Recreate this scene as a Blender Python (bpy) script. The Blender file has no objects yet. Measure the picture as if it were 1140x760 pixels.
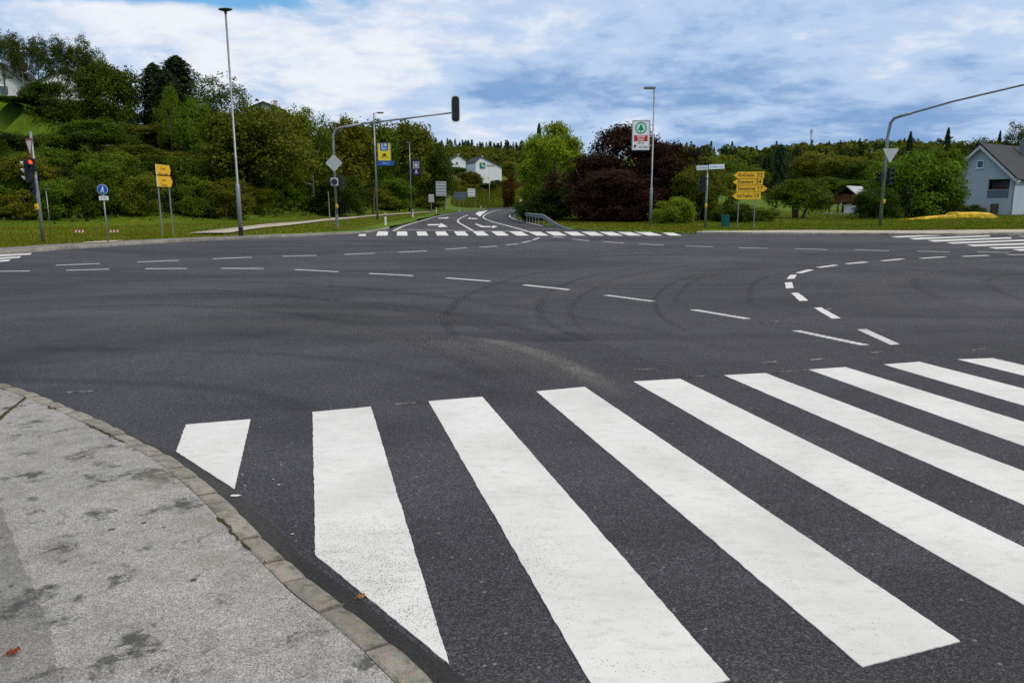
import bpy, math, random
import numpy as np
from mathutils import Vector, Matrix
random.seed(7); R = math.radians
S = bpy.context.scene; COL = S.collection

# ------------------------------------------------------------------ camera (solved from the zebra crossing: 1 m stripe pitch)
FPX, PW, PH = 829.0, 1140.0, 760.0
PIT, ROL, CH = R(10.53), R(-0.25), 1.742
_F = Vector((0, math.cos(PIT), -math.sin(PIT))); _R0 = Vector((1, 0, 0)); _U0 = Vector((0, math.sin(PIT), math.cos(PIT)))
_R = _R0*math.cos(ROL)+_U0*math.sin(ROL); _U = -_R0*math.sin(ROL)+_U0*math.cos(ROL)
cam = bpy.data.cameras.new('camera'); co = bpy.data.objects.new('camera', cam); COL.objects.link(co); S.camera = co
cam.sensor_width = 36; cam.lens = FPX/PW*36; cam.clip_end = 6000; cam.clip_start = .05
co.matrix_world = Matrix(((_R.x, _U.x, -_F.x, 0), (_R.y, _U.y, -_F.y, 0), (_R.z, _U.z, -_F.z, CH), (0, 0, 0, 1)))

def ray(px, py): return _F*FPX + _R*(px-PW/2) + _U*(PH/2-py)
def G(px, py, z=0.0):                       # survey point on the level z
    d = ray(px, py); t = (z-CH)/d.z; return (d.x*t, d.y*t)
def at(px, py, Y):                          # survey point at distance Y
    d = ray(px, py); t = Y/d.y; return Vector((d.x*t, Y, CH+d.z*t))
def ZZ(px, py, Y): return at(px, py, Y).z
def pxm(Y): return Y/FPX

# ------------------------------------------------------------------ tagging
def tag(o, label=None, cat=None, group=None, kind=None):
    if label: o['label'] = label
    if cat: o['category'] = cat
    if group: o['group'] = group
    if kind: o['kind'] = kind
    return o
def thing(name, label, cat, loc=(0, 0, 0), rz=0, group=None):
    o = bpy.data.objects.new(name, None); COL.objects.link(o); o.empty_display_size = .3
    o.location = loc; o.rotation_euler = (0, 0, rz); return tag(o, label, cat, group)

# ------------------------------------------------------------------ mesh builder
class MB:
    def __init__(s): s.v = []; s.f = []; s.m = []; s.mi = 0
    def mat(s, i): s.mi = i; return s
    def add(s, vs, fs, M=None):
        b = len(s.v)
        for p in vs: s.v.append(tuple(M @ Vector(p)) if M is not None else tuple(p))
        for f in fs: s.f.append([b+i for i in f]); s.m.append(s.mi)
        return s
    def box(s, c, d, M=None, bev=0):
        x, y, z = c; a, b, h = d[0]/2, d[1]/2, d[2]/2
        if bev <= 0:
            vs = [(x+i*a, y+j*b, z+k*h) for k in (-1, 1) for j in (-1, 1) for i in (-1, 1)]
            return s.add(vs, [(0, 2, 3, 1), (4, 5, 7, 6), (0, 1, 5, 4), (2, 6, 7, 3), (0, 4, 6, 2), (1, 3, 7, 5)], M)
        out = []
        for (sx, sz) in ((-1, -1), (1, -1), (1, 1), (-1, 1)):
            for q in range(4):
                t = math.atan2(sz, sx)-math.pi/4+q*math.pi/6
                out.append((x+sx*(a-bev)+bev*math.cos(t), z+sz*(h-bev)+bev*math.sin(t)))
        return s.prism(out, y-b, y+b, M)
    def prism(s, out, y0, y1, M=None):      # outline in the XZ plane, extruded along y
        n = len(out); vs = [(p[0], y0, p[1]) for p in out]+[(p[0], y1, p[1]) for p in out]
        fs = [list(range(n)), list(range(2*n-1, n-1, -1))]+[(i, i+n, (i+1) % n+n, (i+1) % n) for i in range(n)]
        return s.add(vs, fs, M)
    def tube(s, path, rad, n=10, cap=True, M=None):
        P = [Vector(p) for p in path]; k = len(P)
        if not hasattr(rad, '__len__'): rad = [rad]*k
        vs = []; ref = Vector((0, 1, 0)) if abs((P[-1]-P[0]).normalized().y) < .9 else Vector((1, 0, 0))
        for i in range(k):
            t = (P[min(i+1, k-1)]-P[max(i-1, 0)]).normalized(); a = t.cross(ref).normalized(); b = t.cross(a)
            for j in range(n):
                q = 2*math.pi*j/n; vs.append(P[i]+(a*math.cos(q)+b*math.sin(q))*rad[i])
        fs = [(i*n+j, i*n+(j+1) % n, (i+1)*n+(j+1) % n, (i+1)*n+j) for i in range(k-1) for j in range(n)]
        if cap: fs += [list(range(n))[::-1], list(range((k-1)*n, k*n))]
        return s.add(vs, fs, M)
    def build(s, name, mats, parent=None, smooth=False, loc=None):
        me = bpy.data.meshes.new(name); me.from_pydata(s.v, [], s.f)
        for m in (mats if isinstance(mats, (list, tuple)) else [mats]): me.materials.append(m)
        me.polygons.foreach_set('material_index', s.m)
        if smooth: me.polygons.foreach_set('use_smooth', [True]*len(s.f))
        me.update()
        o = bpy.data.objects.new(name, me); COL.objects.link(o)
        if parent: o.parent = parent
        if loc: o.location = loc
        return o
def circ(r, n=24, cx=0, cz=0, a0=0): return [(cx+r*math.cos(a0+2*math.pi*i/n), cz+r*math.sin(a0+2*math.pi*i/n)) for i in range(n)]

# ------------------------------------------------------------------ materials
class N:
    def __init__(s, name):
        s.m = bpy.data.materials.new(name); s.m.use_nodes = True; s.t = s.m.node_tree; s.n = s.t.nodes
        s.b = s.n['Principled BSDF']; s.out = s.n['Material Output']
    def node(s, ty, **k):
        x = s.n.new(ty)
        for a, v in k.items():
            if a in x.inputs.keys(): s.set(x.inputs[a], v)
            else: setattr(x, a, v)
        return x
    def set(s, sock, v):
        if hasattr(v, 'is_output'): s.t.links.new(v, sock)
        elif hasattr(v, 'outputs'): s.t.links.new(v.outputs[0], sock)
        else: sock.default_value = v
    def coords(s, which='Object', scale=None):
        o = s.node('ShaderNodeTexCoord').outputs[which]
        if scale:
            mp = s.node('ShaderNodeMapping'); s.set(mp.inputs['Vector'], o); mp.inputs['Scale'].default_value = scale; return mp.outputs[0]
        return o
    def noise(s, vec, scale, detail=4, rough=.5, dist=0):
        x = s.node('ShaderNodeTexNoise'); s.set(x.inputs['Vector'], vec); x.inputs['Scale'].default_value = scale
        x.inputs['Detail'].default_value = detail; x.inputs['Roughness'].default_value = rough; x.inputs['Distortion'].default_value = dist
        return x.outputs['Fac']
    def voro(s, vec, scale, out='Color', feat='F1'):
        x = s.node('ShaderNodeTexVoronoi', feature=feat); s.set(x.inputs['Vector'], vec); x.inputs['Scale'].default_value = scale; return x.outputs[out]
    def ramp(s, fac, a, b, lo=0., hi=1.):
        x = s.node('ShaderNodeMapRange'); s.set(x.inputs[0], fac); x.inputs[1].default_value = a; x.inputs[2].default_value = b
        x.inputs[3].default_value = lo; x.inputs[4].default_value = hi; x.interpolation_type = 'SMOOTHSTEP'; return x.outputs[0]
    def math(s, op, a, b=None, c=None):
        x = s.node('ShaderNodeMath', operation=op)
        for i, v in enumerate((a, b, c)):
            if v is not None: s.set(x.inputs[i], v)
        return x.outputs[0]
    def mix(s, f, a, b, mode='MIX'):
        x = s.node('ShaderNodeMix', data_type='RGBA', blend_type=mode); s.set(x.inputs[0], f)
        for i, v in ((6, a), (7, b)):
            if isinstance(v, (tuple, list)): x.inputs[i].default_value = (*v[:3], 1)
            else: s.set(x.inputs[i], v)
        return x.outputs[2]
    def bump(s, h, strength=.3, dist=.01):
        x = s.node('ShaderNodeBump'); s.set(x.inputs['Height'], h); x.inputs['Strength'].default_value = strength; x.inputs['Distance'].default_value = dist
        s.set(s.b.inputs['Normal'], x.outputs[0]); return x
    def fin(s, col=None, rough=.8, spec=.3, metal=0):
        if col is not None:
            if isinstance(col, (tuple, list)): s.b.inputs['Base Color'].default_value = (*col[:3], 1)
            else: s.set(s.b.inputs['Base Color'], col)
        s.set(s.b.inputs['Roughness'], rough); s.b.inputs['Specular IOR Level'].default_value = spec; s.b.inputs['Metallic'].default_value = metal
        return s.m
def simple(name, col, rough=.5, spec=.4, metal=0, var=.12, scale=6):
    n = N(name); c = n.coords()
    f = n.noise(c, scale, 5, .6); lo = [x*(1-var) for x in col]; hi = [min(1, x*(1+var)) for x in col]
    return n.fin(n.mix(n.ramp(f, .3, .7), lo, hi), rough, spec, metal)

def asphalt_nodes(n, base, blue=1.03, patch=.2, grain=.5):
    c = n.coords()
    big = n.noise(n.coords('Object', (.6, 1.25, 1)), .2, 6, .62, .9); mid = n.noise(c, 1.3, 5, .6); st = n.noise(n.coords('Object', (.25, 2.2, 1)), .7, 4, .6)
    g1 = n.voro(c, 130); g2 = n.voro(c, 290); g3 = n.noise(c, 420, 2, .5)
    gr = n.math('ADD', n.math('MULTIPLY', n.node('ShaderNodeSeparateColor', Color=g1).outputs[0], .55), n.math('MULTIPLY', n.node('ShaderNodeSeparateColor', Color=g2).outputs[1], .45))
    gr = n.math('POWER', gr, 2.9)
    f = n.math('ADD', n.ramp(big, .3, .72, 1-patch, 1+patch), n.ramp(mid, .3, .7, -.08, .08))
    f = n.math('ADD', f, n.ramp(st, .3, .7, -.07, .07))
    f = n.math('MULTIPLY', f, n.math('MULTIPLY_ADD', gr, grain*3.3, 1-grain*.62))
    f = n.math('MULTIPLY', f, n.ramp(g3, .3, .7, .85, 1.15))
    col = n.node('ShaderNodeCombineColor', Red=n.math('MULTIPLY', f, base), Green=n.math('MULTIPLY', f, base*1.0), Blue=n.math('MULTIPLY', f, base*blue)).outputs[0]
    # pale grit and tiny chips
    chip = n.ramp(n.node('ShaderNodeSeparateColor', Color=n.voro(c, 34)).outputs[2], .988, .992)
    d = n.ramp(n.voro(c, 34, 'Distance'), .30, .22)
    col = n.mix(n.math('MULTIPLY', n.math('MULTIPLY', chip, d), .35), col, (.36, .36, .35))
    return c, col, gr
def mk_asphalt(name, base, **k):
    n = N(name); c, col, gr = asphalt_nodes(n, base, **k); n.bump(gr, .45, .006); return n.fin(col, .80, .30)
M = {}
M['asphalt'] = mk_asphalt('asphalt', .041, grain=.95, patch=.40, blue=1.2)  # blue factor puts a bluish sheen into the base colour
M['asphalt_far'] = M['asphalt']
M['gutter'] = mk_asphalt('fresh_asphalt', .024, grain=.5)

def mk_paint(name='road_paint'):
    n = N(name); c, acol, gr = asphalt_nodes(n, .05)
    d1 = n.noise(c, .9, 6, .62, .4); d2 = n.noise(n.coords('Object', (1, 2.2, 1)), 7, 6, .72); d3 = n.noise(c, 60, 3, .6)
    p = n.mix(n.ramp(d1, .35, .75), (.69, .69, .685), (.54, .54, .53))
    p = n.mix(n.ramp(d2, .48, .70, 0, .42), p, (.40, .39, .37))
    p = n.mix(n.ramp(d3, .4, .75, 0, .25), p, (.58, .58, .56))
    # grit shows through where the film is thin
    hole = n.voro(c, 190, 'Distance'); hr = n.node('ShaderNodeSeparateColor', Color=n.voro(c, 190)).outputs[0]
    x = n.node('ShaderNodeSeparateXYZ', Vector=c)
    gx, gy = G(440, 640)
    dd = n.math('SQRT', n.math('ADD', n.math('POWER', n.math('SUBTRACT', x.outputs[0], gx), 2.), n.math('POWER', n.math('SUBTRACT', x.outputs[1], gy), 2.)))
    thin = n.math('ADD', n.math('MULTIPLY', n.ramp(dd, .2, 1.0, .40, 0), n.ramp(n.noise(c, 6, 5, .65), .35, .65, .3, 1.2)), n.ramp(n.noise(c, 2.2, 5, .65), .52, .8, .006, .16))
    w = n.math('MULTIPLY', n.math('LESS_THAN', hr, thin), n.ramp(hole, .5, .35))
    n.bump(gr, .35, .004)
    return n.fin(n.mix(w, p, acol), .62, .35)
M['paint'] = mk_paint()
def mk_ghost():
    n = N('ghost_marking'); c, acol, gr = asphalt_nodes(n, .045); f = n.ramp(n.noise(c, 9, 5, .7), .42, .62, .0, .75); n.bump(gr, .4, .005); return n.fin(n.mix(f, acol, (.34, .335, .32)), .75, .3)
M['paint_ghost'] = mk_ghost()

def mk_sidewalk(name, base):
    n = N(name); c = n.coords()
    g1 = n.voro(c, 190); g2 = n.voro(c, 400); gr = n.math('ADD', n.math('MULTIPLY', n.node('ShaderNodeSeparateColor', Color=g1).outputs[0], .5), n.math('MULTIPLY', n.node('ShaderNodeSeparateColor', Color=g2).outputs[1], .5))
    big = n.noise(c, .8, 5, .6, .3); md = n.noise(c, 9, 6, .7)
    f = n.math('MULTIPLY', n.math('ADD', n.ramp(big, .3, .7, .85, 1.1), n.ramp(md, .3, .7, -.13, .13)), n.math('MULTIPLY_ADD', n.math('POWER', gr, 1.3), 1.45, .40))
    col = n.node('ShaderNodeCombineColor', Red=n.math('MULTIPLY', f, base), Green=n.math('MULTIPLY', f, base*.985), Blue=n.math('MULTIPLY', f, base*.95)).outputs[0]
    pit = n.math('MULTIPLY', n.math('GREATER_THAN', n.node('ShaderNodeSeparateColor', Color=n.voro(c, 150)).outputs[2], .88), n.ramp(n.voro(c, 150, 'Distance'), .45, .3)); col = n.mix(n.math('MULTIPLY', pit, .75), col, (.06, .058, .055))
    # dark oily blotches, soft and ragged, stretched one way
    cs = n.coords('Object', (1, 1.1, 1))
    bl = n.noise(cs, 2.9, 7, .66, .25); bl2 = n.noise(cs, 11, 6, .72, .3)
    s1 = n.math('MULTIPLY', n.ramp(bl, .53, .63), n.ramp(bl2, .40, .56))
    col = n.mix(n.math('MULTIPLY', s1, .85), col, (.045, .044, .043))
    col = n.mix(n.ramp(n.noise(c, 1.9, 5, .65), .5, .75, 0, .5), col, (.20, .175, .135))
    s3 = n.math('MULTIPLY', n.ramp(n.noise(cs, 5.3, 7, .7, .4), .56, .68), n.ramp(n.noise(c, 38, 4, .7), .42, .58)); col = n.mix(n.math('MULTIPLY', s3, .8), col, (.05, .048, .045))
    sp = n.voro(c, 7.5, 'Distance'); sr = n.node('ShaderNodeSeparateColor', Color=n.voro(c, 7.5)).outputs[0]
    gum = n.math('MULTIPLY', n.math('GREATER_THAN', sr, .80), n.ramp(n.math('ADD', sp, n.ramp(n.noise(c, 70, 2), .3, .7, -.04, .04)), .135, .10))
    col = n.mix(n.math('MULTIPLY', gum, .85), col, (.03, .03, .03))
    n.bump(n.math('ADD', gr, md), .5, .006)
    return n.fin(col, .85, .25)
M['sidewalk'] = mk_sidewalk('sidewalk_asphalt', .305)
M['sidewalk_old'] = mk_sidewalk('old_sidewalk_asphalt', .20)
def mk_concrete(name, col, var=.25):
    n = N(name); c = n.coords(); a = n.noise(c, 1.1, 6, .65); b = n.noise(c, 14, 6, .7); g = n.voro(c, 160)
    x = n.mix(n.ramp(a, .3, .7), [v*(1-var) for v in col], [v*(1+var) for v in col])
    x = n.mix(n.ramp(b, .45, .68, 0, .8), x, [v*.42 for v in col])
    x = n.mix(.25, x, g, 'OVERLAY')
    ri = n.node('ShaderNodeNewGeometry').outputs['Random Per Island']
    x = n.mix(1, x, n.node('ShaderNodeCombineColor', Red=n.ramp(ri, 0, 1, .8, 1.15), Green=n.ramp(ri, 0, 1, .79, 1.13), Blue=n.ramp(ri, 0, 1, .76, 1.1)).outputs[0], 'MULTIPLY')
    n.bump(n.math('ADD', b, a), .4, .008); return n.fin(x, .85, .25)
M['kerb'] = mk_concrete('kerb_stone', (.255, .24, .215))
M['kerb_far'] = mk_concrete('weathered_kerb', (.27, .26, .235))
M['path'] = mk_concrete('pale_path', (.42, .39, .33))
M['moss'] = simple('moss', (.055, .05, .02), .95, .1, var=.4, scale=40)

def mk_ground():
    n = N('grass_ground'); c = n.coords()
    a = n.noise(c, .12, 5, .6, .5); b = n.noise(c, .55, 6, .65); d = n.noise(c, 4, 6, .7)
    x = n.mix(n.ramp(a, .35, .65), (.10, .165, .009), (.060, .125, .007))
    x = n.mix(n.ramp(b, .52, .72, 0, .75), x, (.23, .185, .022))
    x = n.mix(n.ramp(d, .4, .75, 0, .6), x, (.06, .09, .010))
    n.bump(d, .8, .15); return n.fin(x, .95, .1)
M['ground'] = mk_ground()

def mk_leaf(name, c1, c2, trans=.35, rough=.6, accent=None, acc=.9):
    n = N(name); ge = n.node('ShaderNodeNewGeometry'); ri = ge.outputs['Random Per Island']; oi = n.node('ShaderNodeObjectInfo').outputs['Random']
    cl = n.noise(n.coords(), .55, 3, .6)
    x = n.mix(n.ramp(n.math('ADD', n.math('MULTIPLY', ri, .55), n.math('MULTIPLY', cl, .5)), .22, .85), c1, c2)
    if accent: x = n.mix(n.math('MULTIPLY', n.math('GREATER_THAN', n.math('FRACT', n.math('MULTIPLY', ri, 17.3)), acc), .8), x, accent)
    v = n.ramp(oi, 0, 1, .78, 1.25)
    hs = n.node('ShaderNodeHueSaturation'); n.set(hs.inputs['Color'], x); n.set(hs.inputs['Value'], v); n.set(hs.inputs['Hue'], n.ramp(n.math('FRACT', n.math('MULTIPLY', oi, 7.7)), 0, 1, .485, .51))
    n.fin(hs.outputs[0], rough, .07)
    tr = n.node('ShaderNodeBsdfTranslucent'); n.set(tr.inputs['Color'], hs.outputs[0])
    mx = n.node('ShaderNodeMixShader'); mx.inputs[0].default_value = trans
    n.t.links.new(n.b.outputs[0], mx.inputs[1]); n.t.links.new(tr.outputs[0], mx.inputs[2]); n.t.links.new(mx.outputs[0], n.out.inputs[0])
    return n.m
M['leaf_green'] = mk_leaf('green_leaves', (.054, .108, .007), (.135, .195, .012))
M['leaf_olive'] = mk_leaf('olive_leaves', (.070, .094, .006), (.158, .170, .014), accent=(.13, .085, .012), acc=.92)
M['leaf_dark'] = mk_leaf('dark_leaves', (.032, .060, .006), (.076, .108, .010))
M['leaf_bright'] = mk_leaf('bright_green_leaves', (.11, .19, .010), (.21, .28, .018))
M['leaf_birch'] = mk_leaf('birch_leaves', (.05, .075, .014), (.10, .125, .026))
M['leaf_purple'] = mk_leaf('copper_leaves', (.022, .010, .006), (.050, .023, .012), .25)
M['leaf_conifer'] = mk_leaf('conifer_needles', (.016, .034, .010), (.040, .062, .018), .15)
M['leaf_rust'] = mk_leaf('rust_leaves', (.09, .055, .012), (.17, .085, .015))
M['grass_blade'] = mk_leaf('grass_blades', (.070, .115, .008), (.20, .19, .012), .4, accent=(.26, .21, .02), acc=.86)
M['bark'] = simple('bark', (.085, .07, .055), .9, .1, var=.4, scale=5)
M['bark_pale'] = simple('pale_bark', (.22, .20, .17), .85, .1, var=.45, scale=6)
M['galv'] = simple('galvanised_steel', (.25, .265, .275), .45, .5, .55, var=.18, scale=3)
M['galv_dk'] = simple('dull_steel', (.20, .21, .21), .55, .5, .4, var=.2, scale=3)
M['black'] = simple('black_plastic', (.012, .013, .014), .45, .4, var=.2)
M['dark_glass'] = simple('dark_lens', (.01, .01, .012), .12, .6)
M['visor'] = simple('pale_visor', (.42, .44, .46), .4, .4)
M['white'] = simple('white_sheet', (.74, .75, .76), .4, .4, var=.05)
M['grey_back'] = simple('aluminium_back', (.46, .48, .50), .5, .4, .2, var=.08)
M['red'] = simple('red_reflective', (.52, .018, .02), .4, .4, var=.1)
M['yellow'] = simple('yellow_sheet', (.78, .44, .012), .45, .4, var=.06)
M['yellow_box'] = simple('yellow_plastic', (.72, .52, .02), .45, .4)
M['banner_yellow'] = simple('banner_yellow', (.80, .62, .02), .45, .4, var=.03)
M['blue'] = simple('blue_sheet', (.012, .09, .42), .4, .4, var=.08)
M['navy'] = simple('navy_sheet', (.018, .016, .075), .4, .4, var=.1)
M['paleblue'] = simple('pale_blue_sheet', (.42, .56, .72), .4, .4, var=.05)
M['bluepanel'] = simple('blue_panel', (.11, .14, .18), .4, .4, var=.15)
M['green'] = simple('green_sheet', (.004, .20, .10), .45, .4, var=.08)
M['mint'] = simple('mint_sheet', (.50, .78, .70), .45, .4, var=.05)
M['ink'] = simple('dark_lettering', (.02, .018, .016), .6, .3)
M['teal'] = simple('teal_plastic', (.005, .10, .095), .5, .4, var=.2)
M['tarp'] = simple('yellow_tarpaulin', (.55, .36, .015), .6, .3, var=.35, scale=1.5)
M['wall_white'] = simple('white_render', (.70, .71, .72), .85, .2, var=.06, scale=1)
M['wall_cream'] = simple('cream_render', (.58, .54, .42), .85, .2, var=.08, scale=1)
M['wall_blue'] = simple('pale_blue_render', (.37, .42, .50), .85, .2, var=.05, scale=1)
def mk_roof(name, col):
    n = N(name); c = n.coords(); w = n.node('ShaderNodeTexWave', wave_type='BANDS', bands_direction='Z'); n.set(w.inputs['Vector'], c); w.inputs['Scale'].default_value = 1.5; w.inputs['Distortion'].default_value = .4
    a = n.noise(c, 2.5, 5, .6); x = n.mix(n.ramp(a, .3, .7), [v*.75 for v in col], [v*1.25 for v in col]); x = n.mix(n.ramp(w.outputs[1], .75, 1, 0, .5), x, [v*.4 for v in col])
    n.bump(w.outputs[1], .5, .04); return n.fin(x, .7, .3)
M['roof_grey'] = mk_roof('grey_roof_tiles', (.032, .034, .042))
M['roof_dark'] = mk_roof('dark_roof_tiles', (.04, .036, .036))
M['roof_metal'] = simple('sheet_metal_roof', (.40, .42, .44), .5, .4, .2, var=.25, scale=2)
def mk_wood(name, col):
    n = N(name); c = n.coords('Object', (1, 1, .15)); a = n.noise(c, 5, 6, .65); st = n.node('ShaderNodeTexWave', bands_direction='X'); n.set(st.inputs['Vector'], n.coords()); st.inputs['Scale'].default_value = 1.6
    x = n.mix(n.ramp(a, .3, .7), [v*.6 for v in col], [v*1.3 for v in col]); x = n.mix(n.ramp(st.outputs[1], .9, 1, 0, .8), x, [v*.25 for v in col]); return n.fin(x, .8, .2)
M['wood'] = mk_wood('weathered_planks', (.16, .065, .028))
M['wood_pale'] = mk_wood('pale_timber', (.34, .32, .28))
M['shade_int'] = simple('painted_interior_shade', (.03, .028, .026), .9, .1)  # near-black colour that stands for the shade inside the barn
M['fascia'] = simple('pale_fascia', (.50, .51, .53), .7, .3, var=.05)
M['glass'] = simple('window_glass', (.05, .075, .10), .08, .7)
M['flower'] = simple('red_flowers', (.16, .03, .02), .8, .2, var=.5, scale=12)
M['leaf_litter'] = simple('dead_leaf', (.20, .045, .015), .7, .2, var=.3, scale=60)
M['leaf_orange'] = simple('dry_leaf', (.42, .17, .06), .7, .2, var=.3, scale=60)
_e = N('red_signal_glow'); _e.fin((.6, .05, .02), .4); _e.b.inputs['Emission Color'].default_value = (1, .07, .025, 1); _e.b.inputs['Emission Strength'].default_value = 1.5; M['red_lit'] = _e.m

def mk_stain(name, col, dens, scl=1.4):      # worn-in stain film: ragged, fades to nothing at the ribbon's edges
    n = N(name); uv = n.node('ShaderNodeUVMap').outputs[0]; sp = n.node('ShaderNodeSeparateXYZ', Vector=uv)
    e = n.ramp(n.math('ABSOLUTE', n.math('SUBTRACT', sp.outputs[0], .5)), .5, .12); l = n.ramp(n.math('ABSOLUTE', n.math('SUBTRACT', sp.outputs[1], .5)), .5, .2)
    c = n.coords(); a = n.ramp(n.noise(c, scl, 6, .68, .3), .3, .7, .25, 1); g = n.ramp(n.noise(c, 160, 2), .35, .65, .45, 1)
    al = n.math('MULTIPLY', n.math('MULTIPLY', e, l), n.math('MULTIPLY', n.math('MULTIPLY', a, g), dens))
    gr = n.node('ShaderNodeSeparateColor', Color=n.voro(c, 110)).outputs[0]
    n.fin(n.mix(gr, [v*.55 for v in col], [v*1.5 for v in col]), .8, .3); n.set(n.b.inputs['Alpha'], al); return n.m
M['tyre'] = mk_stain('tyre_rubber', (.021, .021, .024), .35, 1.6)
M['tyre_soft'] = mk_stain('worn_lane_rubber', (.026, .026, .029), .28, .9)
M['dust'] = mk_stain('pale_dust', (.24, .235, .22), .72, 1.1); M['dust_soft'] = mk_stain('faint_dust', (.16, .157, .15), .30, .8)

# ------------------------------------------------------------------ terrain
def sm(t): t = np.clip(t, 0, 1); return t*t*(3-2*t)
FOOT = np.array([(-500, 10), (-150, 36), (-60, 50), (-40, 56), (-27, 62), (-21, 73), (-20, 100), (-20.5, 130), (-20.5, 165), (-19, 200), (-15, 240), (-4, 268), (20, 290), (60, 305), (160, 330), (600, 420)], float)
FAMP = np.array([18, 18, 18, 18, 18, 17, 15, 14, 13, 11, 9, 7.5, 6, 4, 3, 3], float)
FWID = np.array([76, 76, 76, 76, 70, 60, 46, 42, 40, 40, 40, 40, 40, 40, 40, 40], float)
def seg_d(x, y, P, closed=False):
    P = np.asarray(P, float); Q = np.roll(P, -1, 0) if closed else P[1:]; A = P if closed else P[:-1]
    best = np.full(x.shape, 1e9); bi = np.zeros(x.shape, int); bt = np.zeros(x.shape); sg = np.ones(x.shape)
    for i, (a, b) in enumerate(zip(A, Q)):
        d = b-a; L = d@d+1e-12; t = np.clip(((x-a[0])*d[0]+(y-a[1])*d[1])/L, 0, 1)
        q = np.hypot(x-a[0]-t*d[0], y-a[1]-t*d[1]); m = q < best
        cr = d[0]*(y-a[1])-d[1]*(x-a[0])
        best = np.where(m, q, best); bi = np.where(m, i, bi); bt = np.where(m, t, bt); sg = np.where(m, np.sign(cr), sg)
    return best, bi, bt, sg
def inside(x, y, P):
    P = np.asarray(P); r = np.zeros(x.shape, bool); n = len(P)
    for i in range(n):
        a, b = P[i], P[(i+1) % n]
        if a[1] == b[1]: continue
        c = ((a[1] > y) != (b[1] > y)) & (x < (b[0]-a[0])*(y-a[1])/(b[1]-a[1])+a[0]); r ^= c
    return r
KERB_L = [G(*p) for p in [(0, 284), (50, 279.5), (100, 275.8), (150, 272.4), (200, 269.6), (250, 267.2), (300, 264.9), (350, 262.6), (395, 260.3), (420, 258), (434, 254.5)]]
d0 = (KERB_L[1][0]-KERB_L[0][0], KERB_L[1][1]-KERB_L[0][1]); k0 = 150/d0[0]
KERB_L = [(KERB_L[0][0]-d0[0]*k0, KERB_L[0][1]-d0[1]*k0)]+KERB_L
ROAD_L = [G(*p) for p in [(446, 250.5), (462, 247), (480, 241.8), (493, 238.2), (511, 235.6), (528, 234.0), (543, 232.5)]]+[(-8, 262), (-2, 290), (12, 315), (50, 340), (120, 355)]
ROAD_R = [(120, 345), (52, 329), (22, 304), (8, 280), (2, 250), (0.8, 210)]+[G(*p) for p in [(571.5, 235.6), (566.5, 237.6), (564, 239.8), (573, 244.6), (600, 250.8), (640, 255.6), (700, 258.2), (757, 259.8)]]
KERB_R = [G(*p) for p in [(775, 260.6), (800, 260.9), (850, 261.4), (900, 261.6), (950, 262), (1000, 262.2), (1050, 262.4), (1090, 262.1), (1140, 261.4)]]
d1 = (KERB_R[-1][0]-KERB_R[-3][0], KERB_R[-1][1]-KERB_R[-3][1]); k1 = 140/d1[0]
KERB_R.append((KERB_R[-1][0]+d1[0]*k1, KERB_R[-1][1]+d1[1]*k1))
ASPH = KERB_L+ROAD_L+ROAD_R+KERB_R+[(KERB_R[-1][0], -60), (KERB_L[0][0], -60)]
PATHPX = [(232, 263.4), (290, 255.0), (345, 249.0), (400, 243.0), (440, 239.6), (462, 237.9), (480, 237.0)]
def Tn(x, y):
    x = np.asarray(x, float); y = np.asarray(y, float)
    dr, _, _, _ = seg_d(x, y, ASPH, True); ins = inside(x, y, ASPH); dr = np.where(ins, -dr, dr)
    d, i, t, s = seg_d(x, y, FOOT); d = np.where(s > 0, d, 0); A = FAMP[i]*(1-t)+FAMP[np.minimum(i+1, len(FAMP)-1)]*t
    Wd_ = FWID[i]*(1-t)+FWID[np.minimum(i+1, len(FWID)-1)]*t
    z = .9*sm(d/9)+A*sm((d-3)/Wd_)
    z = z+(27+5*sm((x-150)/160))*sm((y-265-.12*np.maximum(x, 0))/340)+3.5*sm((y-75)/150)*sm((x-15)/40)
    z = z+np.sin(x*.045+1)*np.cos(y*.031)*1.2*sm((y-150)/150)+np.sin(x*.35)*np.sin(y*.29+.5)*.08*sm((dr-3)/8)
    return np.where(dr < 0.05, -.12, -.12+.235*sm(dr/.9)) + z*sm(dr/6)
def T(x, y): return float(Tn(np.array([x]), np.array([y]))[0])
def axis(lo, hi, segs):
    v = []
    for a, b, st in segs: v += list(np.arange(a, b, st))
    return np.array([lo]+v+[hi])
gx = axis(-4000, 4000, [(-2000, -400, 200), (-400, -120, 20), (-120, -40, 3), (-40, 60, 1.2), (60, 140, 3), (140, 400, 15), (400, 2200, 150)])
gy = axis(-3000, 5000, [(-1000, -100, 150), (-100, 10, 10), (10, 24, 1.6), (24, 75, .8), (75, 140, 2.2), (140, 330, 5), (330, 800, 16), (800, 3000, 200)])
X, Y = np.meshgrid(gx, gy); Zt = Tn(X, Y)
nx, ny = len(gx), len(gy)
vs = np.stack([X.ravel(), Y.ravel(), Zt.ravel()], 1); ii = np.arange(nx*ny).reshape(ny, nx)
fs = np.stack([ii[:-1, :-1].ravel(), ii[:-1, 1:].ravel(), ii[1:, 1:].ravel(), ii[1:, :-1].ravel()], 1)
me = bpy.data.meshes.new('ground'); me.from_pydata(vs.tolist(), [], fs.tolist()); me.materials.append(M['ground'])
me.polygons.foreach_set('use_smooth', [True]*len(me.polygons))
o = bpy.data.objects.new('ground', me); COL.objects.link(o); tag(o, kind='structure')

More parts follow.
